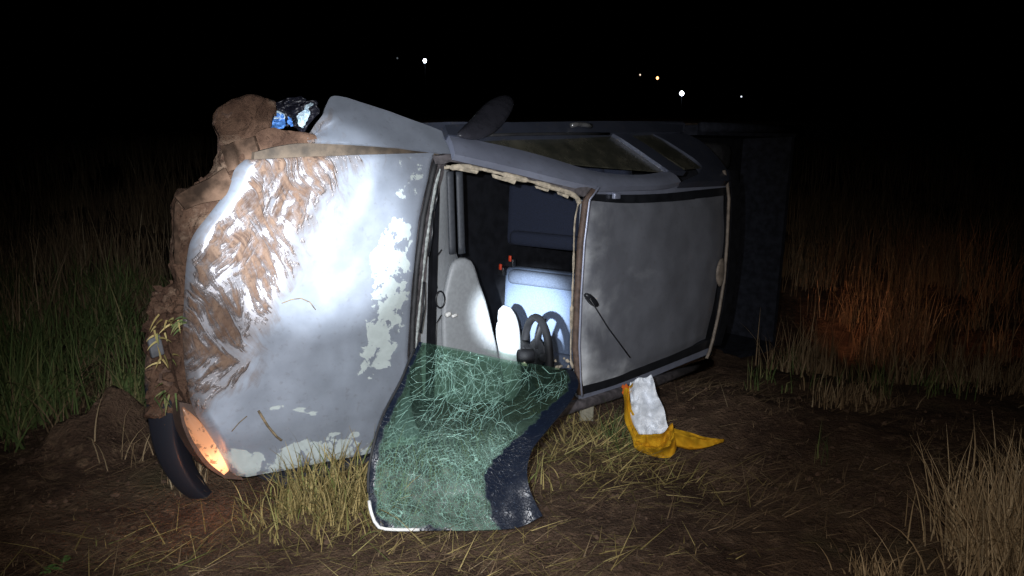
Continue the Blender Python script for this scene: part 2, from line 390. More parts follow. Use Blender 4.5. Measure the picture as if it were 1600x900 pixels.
# bonnet ------------------------------------------------------------
HT = [(393, 250), (450, 247), (540, 243), (610, 241), (680, 239)]
HB = [(379, 749), (440, 738), (520, 723), (575, 712), (668, 690)]
HF = [(393, 250), (376, 266), (362, 298), (338, 333), (312, 371), (303, 405), (297, 460), (295, 520), (299, 580), (311, 640), (339, 690), (362, 733), (379, 749)]
HR = [(680, 239), (671, 275), (657, 340), (647, 420), (641, 500), (639, 560), (643, 620), (652, 660), (668, 690)]
def bonnet():
    nv, nu = 110, 84
    A = cr(HF, nv); B = cr(HR, nv); top = cr(HT, nu); bot = cr(HB, nu); rows = []
    for j in range(nv):
        v = j / (nv - 1); row = []
        for i in range(nu):
            u = i / (nu - 1)
            q = A[j] * (1 - u) + B[j] * u + (top[i] * (1 - v) + bot[i] * v) - ((A[0] * (1 - u) + B[0] * u) * (1 - v) + (A[-1] * (1 - u) + B[-1] * u) * v)
            p = U(q[0], q[1], s_hood())
            d = 0.010 * fb(p, 2.2, 3, 5.0)
            # buckle behind the leading edge and a pressed crease line near the lower side
            d += -0.020 * math.exp(-((u - 0.27 + 0.16 * (v - 0.4)) / 0.07) ** 2) * smooth(0.75, 0.2, v) + 0.014 * math.exp(-((u - 0.38 + 0.16 * (v - 0.4)) / 0.08) ** 2) * smooth(0.75, 0.2, v)
            d += -0.010 * smooth(0.84, 0.93, v) - 0.010 * smooth(0.10, 0.03, v)
            d += 0.012 * math.exp(-((u - 0.72) / 0.06) ** 2 - ((v - 0.12) / 0.12) ** 2)
            d += 0.010 * abs(fb((p.x, p.y, 0), 2.6, 2, 31)) + 0.012 * abs((u - 0.80 + 0.5 * v) if v < 0.35 else 0) * smooth(0.35, 0.1, v)
            e = min(u * 1.0, (1 - u) * 1.6, v * 1.0, (1 - v) * 1.0)
            d += -0.022 * (1 - smooth(0, 0.045, u)) ** 1.5 - 0.008 * (1 - smooth(0, 0.015, e))
            row.append(p + Vector((0, 0, d)))
        rows.append(row)
    o = grid_mesh('bonnet', rows, M_HOOD, T, 0.022, (0, 0, 1))
    # mud and peeled lacquer cover, from measured boundaries
    def bnd(pts):
        c = sorted([(U(x, y, s_hood()).y, U(x, y, s_hood()).x) for x, y in pts]); ys = [a for a, b in c]; xs = [b for a, b in c]
        return lambda y: float(np.interp(y, ys, xs))
    mb = bnd([(560, 246), (520, 300), (480, 350), (450, 420), (415, 490), (395, 560), (372, 620), (350, 680), (345, 740)])
    wid = lambda y: 0.16
    rim = bnd([(398, 256), (388, 290), (350, 340), (322, 385), (308, 420), (296, 480), (292, 600), (340, 720)])
    def mud(p):
        t = (p.x - mb(p.y)) / 0.13
        v = min(1.0, max(-1.6, t))
        v -= 1.1 * smooth(0.20, 0.40, p.y)                # thins out towards the lower side
        if p.y < 0.02: v -= 1.5 * smooth(-0.02, 0.03, p.x - rim(p.y))   # clean folded lip at the upper front
        return min(0.70, v * 0.8 + 0.10)
    pl = bnd([(612, 245), (605, 290), (600, 340), (575, 400), (572, 460), (560, 520), (552, 580), (562, 600)])
    ps = bnd([(690, 245), (660, 290), (646, 380), (640, 460), (634, 520), (612, 570), (580, 600), (566, 610)])
    low = bnd([(380, 650), (450, 672), (520, 690), (575, 705)])
    chips = [U(x, y, s_hood()) for x, y in ((432, 637), (466, 640), (487, 646), (528, 678), (560, 679))]
    def peel(p):
        a, b = pl(p.y), ps(p.y); v = -0.8
        if p.y < 0.42:
            t = (a - p.x) / 0.05; t2 = (p.x - b) / 0.04
            v = min(1, t, t2) * 0.55 + 0.10
        if p.y < -0.36: v -= 0.35
        # bare strip along the lower edge and a small patch near the front
        v = max(v, min(0.62, (p.y - 0.490 - 0.10 * smooth(0.5, 0.0, p.x)) / 0.035 * 0.5))
        for c in chips:
            v = max(v, 0.95 - ((p.x - c.x) / 0.045) ** 2 - ((p.y - c.y) / 0.016) ** 2)
        return v
    set_attr(o, 'mud', mud); set_attr(o, 'peel', peel)
    return o
bonnet_o = bonnet()

# front upper fender and the muddy flange below it -------------------
s_fen = lambda p: p.z + (abs(p.y) - 0.655) * 0.75 - zh(p.x, 0.655) + 0.012
def fdisp(p, t, v):
    f = 1 - smooth(0.0, 0.45, v)
    return Vector((0, 0, 0.008 * fb(p, 3.0, 3, 2.0) + f * (0.03 * (1 - abs(fb(p, 4.5, 2, 9.0)) * 2.2) - 0.02) - 0.02 * math.exp(-((t - 0.55 + 0.3 * v) / 0.12) ** 2) * f))
patch('fender', [(482, 214), (498, 190), (513, 158), (521, 150), (540, 152), (562, 159), (602, 172), (640, 186), (672, 197), (694, 206)],
      [(486, 222), (520, 223), (560, 225), (590, 228), (620, 230), (645, 233), (670, 236), (690, 239), (712, 242)], s_fen, 34, 70, M_HOOD, T, 0.01, (0, -0.6, 0.8), fdisp)
fen = bpy.data.objects['fender']; _fx = max(v.co.x for v in fen.data.vertices)
set_attr(fen, 'mud', lambda p: 0.5 - (_fx - p.x) / 0.14); set_attr(fen, 'peel', lambda p: -1.3)
patch('fender_flange', [(398, 238), (440, 228), (486, 224), (600, 230), (650, 236), (690, 241)],
      [(396, 254), (440, 252), (486, 250), (600, 246), (650, 245), (684, 245)], lambda p: p.z - zh(p.x, p.y) + 0.03, 6, 40, m_plain('muddy_flange', (0.062, 0.045, 0.031), 0.85, var=0.5, scale=14, bump=0.6), T, 0.02, (0, 0, 1))
# crumpled front panel, caked with mud
def lump(a, sc, sd): return lambda p, t=0, v=0: Vector((0.4 * a * fb(p, sc, 4, sd + 3), 0.4 * a * fb(p, sc, 4, sd + 7), a * fb(p, sc, 5, sd)))
patch('front_panel', [(486, 212), (440, 205), (400, 202), (362, 222), (352, 238), (340, 266), (308, 288), (277, 306), (274, 360), (277, 420), (284, 462), (268, 500), (268, 560), (282, 610), (300, 645)],
      [(490, 246), (460, 256), (425, 262), (402, 268), (396, 280), (384, 300), (366, 330), (342, 350), (328, 380), (318, 420), (316, 470), (316, 520), (318, 570), (326, 610), (338, 650)],
      lambda p: p.z - zh(p.x, p.y) + 0.085, 26, 90, M_MUD, T, 0.05, (0, 0, 1), lambda p, t, v: lump(0.03, 6, 1.0)(p) + lump(0.016, 22, 5.0)(p) + Vector((0, 0, 0.05 * (0.35 - abs(fb(p, 5.0, 3, 19))))))

# bumper: one bent bar round the nose --------------------------------
def bumper():
    pts = [(428, 168), (392, 172), (350, 186), (358, 214), (348, 275), (312, 335), (292, 420), (268, 500), (258, 560), (258, 620), (266, 690), (288, 742), (318, 774), (346, 787)]
    off = [-0.12, -0.12, -0.12, -0.14, -0.18, -0.2, -0.22, -0.2, -0.2, -0.2, -0.2, -0.18, -0.16, -0.14]
    wid = [0.05, 0.06, 0.065, 0.05, 0.03, 0.028, 0.035, 0.08, 0.105, 0.105, 0.098, 0.088, 0.066, 0.02]
    C = [U(x, y, s_hood(o)) for (x, y), o in zip(pts, off)]
    C = cr([tuple(c) for c in C], 80); w = np.interp(np.linspace(0, 1, 80), np.linspace(0, 1, len(wid)), wid)
    V, F = [], []; n = 14
    for k in range(80):
        d = Vector(C[min(k + 1, 79)] - C[max(k - 1, 0)]).normalized()
        z = Vector((-0.66, 0.0, 0.75)); s = d.cross(z).normalized(); u = s.cross(d).normalized()
        for i in range(n):
            a = 2 * math.pi * i / n; ca, sa = math.cos(a), math.sin(a)
            V.append(Vector(C[k]) + s * math.copysign(abs(ca) ** 0.3, ca) * w[k] * 0.62 + u * math.copysign(abs(sa) ** 0.3, sa) * w[k] * 0.55)
    for k in range(79):
        for i in range(n): F.append((k * n + i, k * n + (i + 1) % n, (k + 1) * n + (i + 1) % n, (k + 1) * n + i))
    F.append(tuple(reversed(range(n)))); F.append(tuple(range(79 * n, 80 * n)))
    k = NB('muddy_bumper_plastic'); f = k.noise(7, 7, 0.62); g = k.noise(40, 5)
    mm = k.math('ADD', k.attr('mud'), k.math('SUBTRACT', f, 0.5)); m = k.step(mm, 0.42, 0.6)
    mud = k.mix(k.step(g, 0.4, 0.65), MUD_A, MUD_B)
    k.set(Base_Color=k.mix(m, (0.013, 0.014, 0.02), mud), Roughness=k.math('ADD', k.math('MULTIPLY', m, 0.5), 0.4))
    k.bump(k.math('MULTIPLY', m, k.math('ADD', f, g)), 0.8, 0.02)
    o = mesh_obj('bumper', V, F, k.m, T)
    set_attr(o, 'mud', lambda p: 0.95 - 1.0 * smooth(0.18, 0.40, p.y))
    return o
bumper_o = bumper()
pillow('bumper_end', [(338, 188), (348, 166), (370, 151), (400, 152), (424, 166), (422, 196), (402, 212), (380, 232), (358, 228), (344, 212)], s_hood(-0.10), 0.04, M_MUD, T,
       disp=lambda p: lump(0.03, 5, 4.4)(p) + lump(0.012, 24, 2)(p) + Vector((0, 0, 0.04 * (0.35 - abs(fb(p, 6.0, 3, 29))))), normal=(-0.4, -0.3, 0.85))

# clods and muddy rubbish stuck in the nose
def lumps(name, spots, mat, parent, kind='stuff', sub=1):
    V, F = [], []
    for (p, r) in spots:
        bm = bmesh.new(); bmesh.ops.create_icosphere(bm, subdivisions=sub, radius=1.0)
        o = len(V); sd = random.uniform(0, 99)
        sc = Vector((random.uniform(.7, 1.3), random.uniform(.7, 1.3), random.uniform(.6, 1.1)))
        for v in bm.verts:
            q = v.co * (1 + 0.8 * fb(v.co, 1.5, 4, sd)); V.append(p + Vector((q.x * sc.x, q.y * sc.y, q.z * sc.z)) * r)
        for f in bm.faces: F.append(tuple(v.index + o for v in f.verts))
        bm.free()
    ob = mesh_obj(name, V, F, mat, parent, False)
    if kind: ob['kind'] = kind
    return ob
sp = []
for _ in range(150):
    x, y = random.uniform(236, 300), random.uniform(455, 655)
    x = max(x, 232 + 0.12 * abs(y - 560)); sp.append((U(x, y, s_hood(-0.12 - random.uniform(0, 0.04))), random.uniform(0.012, 0.040)))
for _ in range(55):
    t = random.random(); x = np.interp(t, [0, .15, .3, .5, .7, 1], [478, 400, 350, 300, 274, 268]); y = np.interp(t, [0, .15, .3, .5, .7, 1], [208, 205, 245, 292, 330, 480])
    sp.append((U(x + random.uniform(-3, 22), y + random.uniform(-3, 18), s_hood(-0.065 - random.uniform(0, .03))), 0.005 + 0.018 * random.random() ** 2))
lumps('mud_clods', sp, M_MUD, T)
patch('torn_panel', [(273, 307), (300, 291), (328, 280), (352, 262)], [(283, 326), (310, 316), (340, 311), (362, 292)], s_hood(-0.045), 8, 22, M_MUDP, T, 0.016, (0.2, 0, 1), lambda p, t, v: Vector((0, 0, 0.03 * t + 0.010 * fb(p, 9, 3, 4))), curve=lin)
patch('torn_panel', [(274, 318), (271, 360), (275, 412)], [(300, 322), (298, 362), (292, 416)], s_hood(-0.06), 8, 22, M_MUDP, T, 0.016, (0.2, 0, 1), lambda p, t, v: Vector((0, 0, -0.03 * t + 0.016 * fb(p, 10, 4, 7))), curve=lin)
patch('torn_panel', [(346, 228), (352, 250), (358, 268)], [(398, 212), (404, 232), (404, 246)], s_hood(-0.06), 10, 14, M_MUDP, T, 0.014, (0.2, 0, 1), lambda p, t, v: Vector((0, 0, 0.03 * math.sin(9 * t) * 0.5 + 0.012 * fb(p, 10, 4, 12))), curve=lin)
rbox('plate_fragment', tuple(U(243, 541, s_hood(-0.085))), (0.05, 0.08, 0.02), m_plain('dirty_grey_plastic', (0.09, 0.092, 0.10), 0.6), T, 0.006, Matrix.Rotation(0.2, 3, 'Z'))

# lower headlamp, lit -------------------------------------------------
def headlamp():
    o = patch('headlamp', [(285, 638), (290, 662), (304, 692), (326, 722), (350, 742)], [(289, 640), (313, 662), (335, 691), (350, 715), (357, 736)], s_hood(-0.035), 14, 26, None, T, 0.03,
              (0.5, 0, 0.85), lambda p, t, v: Vector((0.35, 0, 0.8)) * 0.022 * math.sin(math.pi * min(1, t)) * math.sin(math.pi * v) ** 0.7)
    k = NB('lit_headlamp_lens')
    c = U(344, 722, s_hood(-0.03)); vm = k.n('ShaderNodeVectorMath', operation='DISTANCE'); k.l(k.tc.outputs['Object'], vm.inputs[0]); vm.inputs[1].default_value = c
    d = vm.outputs['Value']; n = k.noise(26, 6, 0.65); dirt = k.step(n, 0.54, 0.62)
    e = k.math('ADD', k.math('MULTIPLY', k.math('POWER', k.step(d, 0.135, 0.0), 2.0), 2.4), k.math('MULTIPLY', k.step(d, 0.36, 0.05), 0.75))
    e = k.math('MULTIPLY', e, k.math('SUBTRACT', 1.0, k.math('MULTIPLY', dirt, 0.75)))
    k.set(Base_Color=(0.16, 0.10, 0.07), Roughness=0.25, Emission_Color=(1.0, 0.40, 0.17), Emission_Strength=e)
    o.data.materials.append(k.m)
    return o
headlamp()
patch('headlamp_housing', [(280, 628), (284, 660), (298, 694), (322, 728), (352, 748)], [(300, 632), (330, 668), (352, 700), (366, 728), (381, 750)], s_hood(-0.055), 6, 20, m_plain('brown_muddied_housing', (0.06, 0.035, 0.025), 0.7, bump=.4), T, 0.08, (0, 0, 1))
# the lit bulb colours the soil under the lamp
pl = bpy.data.lights.new('headlamp_glow', 'POINT'); pl.energy = 0.35; pl.color = (1.0, 0.30, 0.08); pl.shadow_soft_size = 0.02
po = bpy.data.objects.new('headlamp_glow', pl); COL.objects.link(po); po.location = TM @ (U(322, 735, s_hood(-0.03)) + Vector((0.05, 0.03, 0.05)))

# body tub (mostly hidden): sides, floor, firewall, cab back, load bed -
YR = -0.80; YL = 0.80
def panel(name, pts, mat, thick=0.03, normal=(0, 1, 0), n=10, m=6):
    # bilinear quad in truck coordinates
    a, b, c, d = [Vector(p) for p in pts]; rows = []
    for j in range(m):
        v = j / (m - 1); rows.append([(a * (1 - i / (n - 1)) + b * (i / (n - 1))) * (1 - v) + (d * (1 - i / (n - 1)) + c * (i / (n - 1))) * v for i in range(n)])
    return grid_mesh(name, rows, mat, T, thick, normal)
panel('side_panel', [(-0.25, -0.80, -0.06), (-2.25, -0.895, -0.06), (-2.25, -0.86, -0.62), (-0.25, -0.78, -0.60)], M_PAINT_D, 0.05, (0, -1, 0))
panel('side_panel', [(0.55, 0.74, -0.14), (-2.25, 0.80, -0.02), (-2.25, 0.80, -0.62), (0.55, 0.76, -0.60)], M_PAINT_D, 0.05, (0, 1, 0))
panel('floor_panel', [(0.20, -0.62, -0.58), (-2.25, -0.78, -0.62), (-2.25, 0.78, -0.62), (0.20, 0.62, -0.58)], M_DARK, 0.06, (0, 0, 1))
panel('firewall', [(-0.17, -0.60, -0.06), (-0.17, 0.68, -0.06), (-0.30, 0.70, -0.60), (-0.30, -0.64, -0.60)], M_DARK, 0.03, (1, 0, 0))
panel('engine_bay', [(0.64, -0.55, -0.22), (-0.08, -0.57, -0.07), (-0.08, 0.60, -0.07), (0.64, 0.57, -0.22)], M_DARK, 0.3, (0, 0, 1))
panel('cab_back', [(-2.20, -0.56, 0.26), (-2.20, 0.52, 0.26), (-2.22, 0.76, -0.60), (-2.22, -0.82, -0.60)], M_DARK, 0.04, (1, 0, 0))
# load bed
panel('bed_side', [(-2.27, -0.885, 0.02), (-3.78, -0.93, -0.02), (-3.78, -0.90, -0.55), (-2.27, -0.86, -0.62)], M_BED, 0.06, (0, -1, 0))
panel('bed_side', [(-2.27, 0.80, 0.0), (-3.78, 0.76, -0.02), (-3.78, 0.76, -0.55), (-2.27, 0.80, -0.62)], M_BED, 0.06, (0, 1, 0))
panel('bed_floor', [(-2.27, -0.82, -0.42), (-3.75, -0.86, -0.42), (-3.75, 0.72, -0.42), (-2.27, 0.74, -0.42)], M_DARK, 0.04, (0, 0, 1))
tg = panel('tailgate', [(-3.76, -0.88, -0.02), (-3.76, 0.74, -0.02), (-3.78, 0.74, -0.52), (-3.78, -0.86, -0.52)], M_BED, 0.05, (-1, 0, 0))
tube('bed_rail', [(-2.28, -0.875, 0.035), (-3.0, -0.90, 0.03), (-3.79, -0.925, 0.01)], 0.03, M_BED, T)
# tail lamps, lit: seen only by the glow they throw on the grass behind
for yy in (-0.82, 0.45):
    tl = rbox('tail_lamp', (-3.808, yy - 0.05, -0.22), (0.03, 0.10, 0.20), m_emit('lit_tail_lamp', (1.0, 0.14, 0.03), 0.5 if yy > 0 else 0.0, (0.3, 0.02, 0.01)), T, 0.012)
    if yy < 0: continue
    l = bpy.data.lights.new('tail_lamp_glow', 'SPOT'); l.spot_size = R(140); l.spot_blend = 1.0; l.energy = 15.0; l.color = (1.0, 0.40, 0.19); l.shadow_soft_size = 0.04
    lo = bpy.data.objects.new('tail_lamp_glow', l); COL.objects.link(lo); lo.location = TM @ Vector((-3.93, 0.24, 0.06)); aim(lo, lo.location + TM.to_3x3() @ Vector((-1, 0.05, 0.75)))
# wheels
def wheel(cx, cy, cz):
    bm = bmesh.new(); prof = [(0.17, -0.08), (0.25, -0.092), (0.285, -0.075), (0.295, -0.04), (0.295, 0.04), (0.285, 0.075), (0.25, 0.092), (0.17, 0.08)]
    n = 36; V, F = [], []
    for i in range(n):
        a = 2 * math.pi * i / n
        for (r, h) in prof: V.append((cx + r * math.cos(a), cy + h, cz + r * math.sin(a)))
    m = len(prof)
    for i in range(n):
        for k in range(m):
            F.append((i * m + k, i * m + (k + 1) % m, ((i + 1) % n) * m + (k + 1) % m, ((i + 1) % n) * m + k))
    w = mesh_obj('wheel', V, F, M_RUBBER, T); bm.free()
    V, F = [], []
    for i in range(24):
        a = 2 * math.pi * i / 24
        for (r, h) in ((0.172, -0.07), (0.12, -0.05), (0.05, -0.06), (0.05, 0.05), (0.172, 0.07)): V.append((cx + r * math.cos(a), cy + h, cz + r * math.sin(a)))
    for i in range(24):
        for k in range(4): F.append((i * 5 + k, i * 5 + k + 1, ((i + 1) % 24) * 5 + k + 1, ((i + 1) % 24) * 5 + k))
    F.append(tuple(i * 5 + 2 for i in range(24)))
    mesh_obj('rim', V, F, M_METAL, w)
for (cx, cy) in ((0.22, -0.60), (0.22, 0.62), (-2.95, -0.70), (-2.95, 0.64)): wheel(cx, cy, -0.44)

# upper greenhouse: pillar and rail, door window, quarter window ------
LOW = [(711, 241), (760, 252), (820, 266), (880, 281), (930, 291), (985, 291), (1040, 289), (1064, 284)]
UPP = [(697, 206), (745, 219), (800, 231), (860, 247), (905, 261), (945, 270), (1000, 273), (1044, 267)]
patch('door_frame', UPP, LOW, s_side(), 8, 50, M_PAINT, T, 0.03, (0, -0.8, 0.6), lambda p, t, v: Vector((0, -0.5, 0.5)) * 0.014 * math.sin(math.pi * t))
patch('door_window', [(742, 214), (790, 213), (850, 212), (955, 212)], [(752, 221), (800, 232), (880, 254), (1040, 269)], s_side(0.012), 14, 30, M_GLASS, T, 0.006, (0, -0.8, 0.6))
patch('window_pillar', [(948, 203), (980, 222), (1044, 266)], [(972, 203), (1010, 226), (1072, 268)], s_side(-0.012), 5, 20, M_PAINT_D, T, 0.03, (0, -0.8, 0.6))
patch('quarter_window', [(972, 206), (1010, 227), (1070, 264)], [(1012, 206), (1048, 227), (1096, 262)], s_side(0.010), 6, 16, M_GLASS, T, 0.006, (0, -0.8, 0.6))
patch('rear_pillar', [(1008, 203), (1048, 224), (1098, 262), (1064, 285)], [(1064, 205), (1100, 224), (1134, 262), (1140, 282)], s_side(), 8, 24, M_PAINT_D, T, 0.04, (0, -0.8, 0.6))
s_belt = lambda p: p.y - (-0.815 + 0.042 * (p.x + 0.5)) + 0.30 * (p.z + 0.02)
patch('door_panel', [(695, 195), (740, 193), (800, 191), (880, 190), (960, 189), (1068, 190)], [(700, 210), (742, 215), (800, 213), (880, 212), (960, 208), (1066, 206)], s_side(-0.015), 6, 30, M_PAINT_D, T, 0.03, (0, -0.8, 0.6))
tube('belt_seal', [U(x, y, s_side(-0.022)) for x, y in ((742, 212), (800, 210), (870, 209), (952, 209))], 0.007, M_RUBBER, T)
hd = tube('door_handle', [U(x, y, s_side(-0.04)) for x, y in ((893, 196), (902, 194), (914, 195), (924, 197))], 0.012, m_plain('chrome', (0.55, 0.55, 0.55), 0.3, metal=0.8), T)
# door mirror
mir = pillow('door_mirror', [(714, 212), (724, 198), (740, 182), (757, 163), (776, 152), (794, 150), (802, 160), (796, 180), (780, 200), (764, 212), (742, 218)], s_side(-0.05), 0.035, m_plain('mirror_shell', (0.03, 0.03, 0.038), 0.28, var=0.15), T, normal=(0.1, -0.5, 0.8), power=0.8)

# windscreen frame ---------------------------------------------------
patch('windscreen_frame', [(684, 243), (712, 242), (800, 264), (880, 283), (930, 295)], [(690, 256), (716, 254), (800, 274), (872, 293), (912, 308)], s_ws(0.012), 5, 40, M_FRAME, T, 0.03, (-0.4, 0, 0.9), lump(0.006, 14, 2))
k_c = lambda P, off=0.0: [U(x, y, s_ws(off)) for x, y in P]
def ragged(name, P, r, mat, off, seed, n=60):
    C = cr([tuple(p) for p in k_c(P, off)], n)
    tp = [0.55 + 0.75 * abs(fb(c, 9, 4, seed)) + (0.5 if fb(c, 4, 2, seed + 9) > 0.1 else 0) for c in C]
    return tube(name, C, r, mat, T, 7, tp, 0.5)
ragged('adhesive_bead', [(694, 262), (740, 262), (800, 276), (850, 289), (895, 304), (906, 318)], 0.011, M_SEAL, 0.022, 1.5)
ragged('adhesive_bead', [(904, 316), (898, 350), (896, 420), (893, 500), (892, 560), (896, 575)], 0.009, M_SEAL, 0.022, 3.5)
tube('header_seal', k_c([(928, 297), (915, 315), (907, 380), (902, 460), (899, 540), (903, 590), (907, 615)], 0.018), 0.017, m_plain('brown_header_flange', (0.085, 0.055, 0.042), 0.7, var=0.4, scale=30), T)
tube('header_edge', k_c([(936, 292), (921, 312), (913, 380), (908, 460), (905, 540), (907, 600), (909, 618)], 0.03), 0.007, M_PAINT, T)
# torn strips of white sealant on the pillar
for (a, b, dx) in (((698, 258), (748, 267), 5), ((770, 272), (806, 281), 6), ((838, 290), (858, 296), 4), ((872, 300), (890, 306), 4)):
    patch('sealant_strip', [a, b], [(a[0] + 2, a[1] + dx), (b[0] - 2, b[1] + dx)], s_ws(0.03), 3, 8, M_SEAL, T, 0.006, (-0.4, 0, 0.9), lump(0.006, 30, a[0]))
# cowl between bonnet and dashboard
patch('cowl', [(680, 241), (671, 278), (657, 343), (647, 422), (641, 500), (639, 560), (640, 620)], [(695, 256), (688, 290), (674, 360), (664, 440), (657, 520), (656, 560), (660, 620)], s_hood(-0.03), 8, 40, M_FRAME, T, 0.03, (0, 0, 1), lump(0.008, 12, 3))
tube('cowl_seal', [U(x, y, s_hood(-0.008)) for x, y in ((683, 243), (675, 275), (661, 340), (651, 420), (645, 500), (643, 560), (645, 620))], 0.012, M_RUBBER, T)
ragged('adhesive_bead', [(688, 264), (679, 300), (668, 370), (660, 440), (653, 510), (650, 545)], 0.007, m_plain('grey_sealant', (0.30, 0.32, 0.31), 0.8, var=0.4, scale=50), 0.0, 7.7)
for (x0, y0, x1, y1) in ((676, 330, 669, 400), (683, 290, 677, 330), (663, 440, 657, 520)):
    tube('wiring', [U(x0, y0, s_hood(0.01)), U((x0 + x1) / 2 + 3, (y0 + y1) / 2, s_hood(0.02)), U(x1, y1, s_hood(0.01))], 0.005, M_BLACK, T)

# roof ----------------------------------------------------------------
RT = [(917, 313), (985, 318), (1060, 314), (1138, 305)]
RB = [(908, 607), (960, 592), (1040, 560), (1110, 531)]
def roof():
    nv, nu = 50, 50
    A = cr([(917, 313), (912, 400), (906, 500), (908, 607)], nv); B = cr([(1138, 305), (1136, 380), (1127, 450), (1110, 531)], nv)
    top, bot = cr(RT, nu), cr(RB, nu); rows = []
    for j in range(nv):
        v = j / (nv - 1); row = []
        for i in range(nu):
            u = i / (nu - 1)
            q = A[j] * (1 - u) + B[j] * u + (top[i] * (1 - v) + bot[i] * v) - ((A[0] * (1 - u) + B[0] * u) * (1 - v) + (A[-1] * (1 - u) + B[-1] * u) * v)
            p = U(q[0], q[1], s_roof())
            e = min(u, 1 - u, v, 1 - v)
            d = 0.014 * fb(p, 2.2, 3, 11) - 0.012 * (1 - smooth(0, 0.05, e)) - 0.02 * smooth(0.85, 1.0, u)
            row.append(p + Vector((0, 0, d)))
        rows.append(row)
    o = grid_mesh('roof', rows, M_ROOF, T, 0.03, (0, 0, 1))
    a0, a1 = U(912, 400, s_roof()).x, U(1130, 420, s_roof()).x
    def peel(p):
        t = (a0 - p.x) / (a0 - a1)
        v = 0.75 - 2.6 * t + 0.5 * smooth(0.25, 0.5, p.y) * (1 - t) * 1.4  # peeled lacquer, plus torch falloff painted as a fade to the rear
        return max(v, -1.5) * 0.5 + 0.15
    set_attr(o, 'mud', lambda p: -2.2); set_attr(o, 'peel', peel)
    return o
roof_o = roof()
k_r = lambda P, off=0.0: [U(x, y, s_roof(off)) for x, y in P]
patch('roof_rail', [(926, 293), (985, 292), (1040, 290), (1098, 284), (1139, 281)], [(922, 303), (985, 304), (1040, 302), (1098, 296), (1140, 292)], s_roof(-0.012), 4, 30, M_PAINT, T, 0.03, (0, -0.4, 0.9))
patch('roof_ditch_moulding', [(919, 302), (985, 303), (1060, 300), (1142, 292)], [(918, 312), (985, 317), (1060, 314), (1141, 304)], s_roof(-0.014), 5, 24, M_BLACK, T, 0.03, (0, 0, 1))
patch('roof_ditch_moulding', [(908, 604), (960, 590), (1040, 558), (1112, 529)], [(909, 617), (960, 602), (1040, 571), (1114, 541)], s_roof(-0.014), 5, 24, M_BLACK, T, 0.03, (0, 0, 1))
patch('roof_rail', [(908, 616), (960, 601), (1012, 582), (1060, 562), (1112, 541)], [(910, 628), (960, 611), (1014, 591), (1060, 572), (1110, 552)], s_roof(-0.02), 4, 30, M_PAINT, T, 0.05, (0, 0.4, 0.9))
rbox('roof_clip', tuple(U(963, 306, s_roof(0.0))), (0.05, 0.03, 0.02), M_PAINT, T, 0.004)
tube('rear_trim', k_r([(1131, 266), (1136, 285), (1139, 310), (1136, 380), (1131, 440), (1123, 490), (1114, 530), (1109, 548), (1104, 560)], 0.004), 0.010, M_TRIM, T)
patch('roof_rear_edge', [(1140, 265), (1144, 310), (1141, 380), (1136, 440), (1126, 500), (1116, 540)], [(1153, 268), (1157, 310), (1155, 380), (1148, 440), (1138, 500), (1126, 540)], s_roof(-0.03), 4, 24, M_DARK, T, 0.08, (0, 0, 1))
pillow('brake_lamp', [(1128, 402), (1122, 412), (1119, 427), (1120, 440), (1124, 449), (1129, 440), (1131, 420)], s_roof(0.0), 0.014, M_TRIM, T, n=20, rings=4)
# aerial lying back along the roof
ab = U(919, 466, s_roof(0.02))
pillow('aerial_base', [(913, 460), (919, 458), (928, 466), (934, 476), (930, 480), (920, 474)], s_roof(0.004), 0.022, M_BLACK, T, n=16, rings=4)
tube('aerial', [ab + Vector((0, 0, 0.01)), U(950, 512, s_roof(0.035)), U(984, 558, s_roof(0.05))], 0.0035, M_BLACK, T, 6)

# ------------------------------------------------------------------ cabin
patch('dashboard', [(690, 262), (682, 300), (668, 370), (659, 450), (655, 540), (656, 620)], [(724, 262), (728, 320), (731, 380), (742, 420), (764, 500), (786, 620)], s_z(-0.10), 14, 40, M_DASH, T, 0.05, (0, 0, 1), lambda p, t, v: Vector((0, 0, -0.10 * t * t)))
pillow('dashboard_cover', [(690, 500), (692, 465), (698, 435), (705, 412), (716, 403), (730, 403), (738, 412), (746, 438), (757, 470), (767, 512), (776, 552), (786, 626), (740, 627), (694, 626), (692, 560)], s_z(-0.10), 0.024, M_DASH, T, n=70, normal=(0.2, 0, 1), power=0.22)
tube('dash_vent', [U(688 + 7 * math.cos(a), 468 + 13 * math.sin(a), s_z(-0.06)) for a in np.linspace(0, 2 * math.pi, 20, endpoint=False)], 0.004, M_BLACK, T, 6, closed=True)
tube('dash_groove', [U(x, y, s_z(-0.064)) for x, y in ((690, 390), (683, 400), (680, 430), (683, 450))], 0.003, M_BLACK, T, 5)
tube('dash_groove', [U(x, y, s_z(-0.058)) for x, y in ((690, 492), (682, 505), (681, 540), (684, 560))], 0.003, M_BLACK, T, 5)
bk = rbox('broken_clip', tuple(U(700, 491, s_z(-0.04))), (0.03, 0.02, 0.02), M_WHITE, T, 0.007, Matrix.Rotation(0.3, 3, 'Z'))
rbox('broken_clip', tuple(U(710, 493, s_z(-0.04))), (0.03, 0.014, 0.014), M_WHITE, T, 0.005, Matrix.Rotation(0.2, 3, 'Z'))
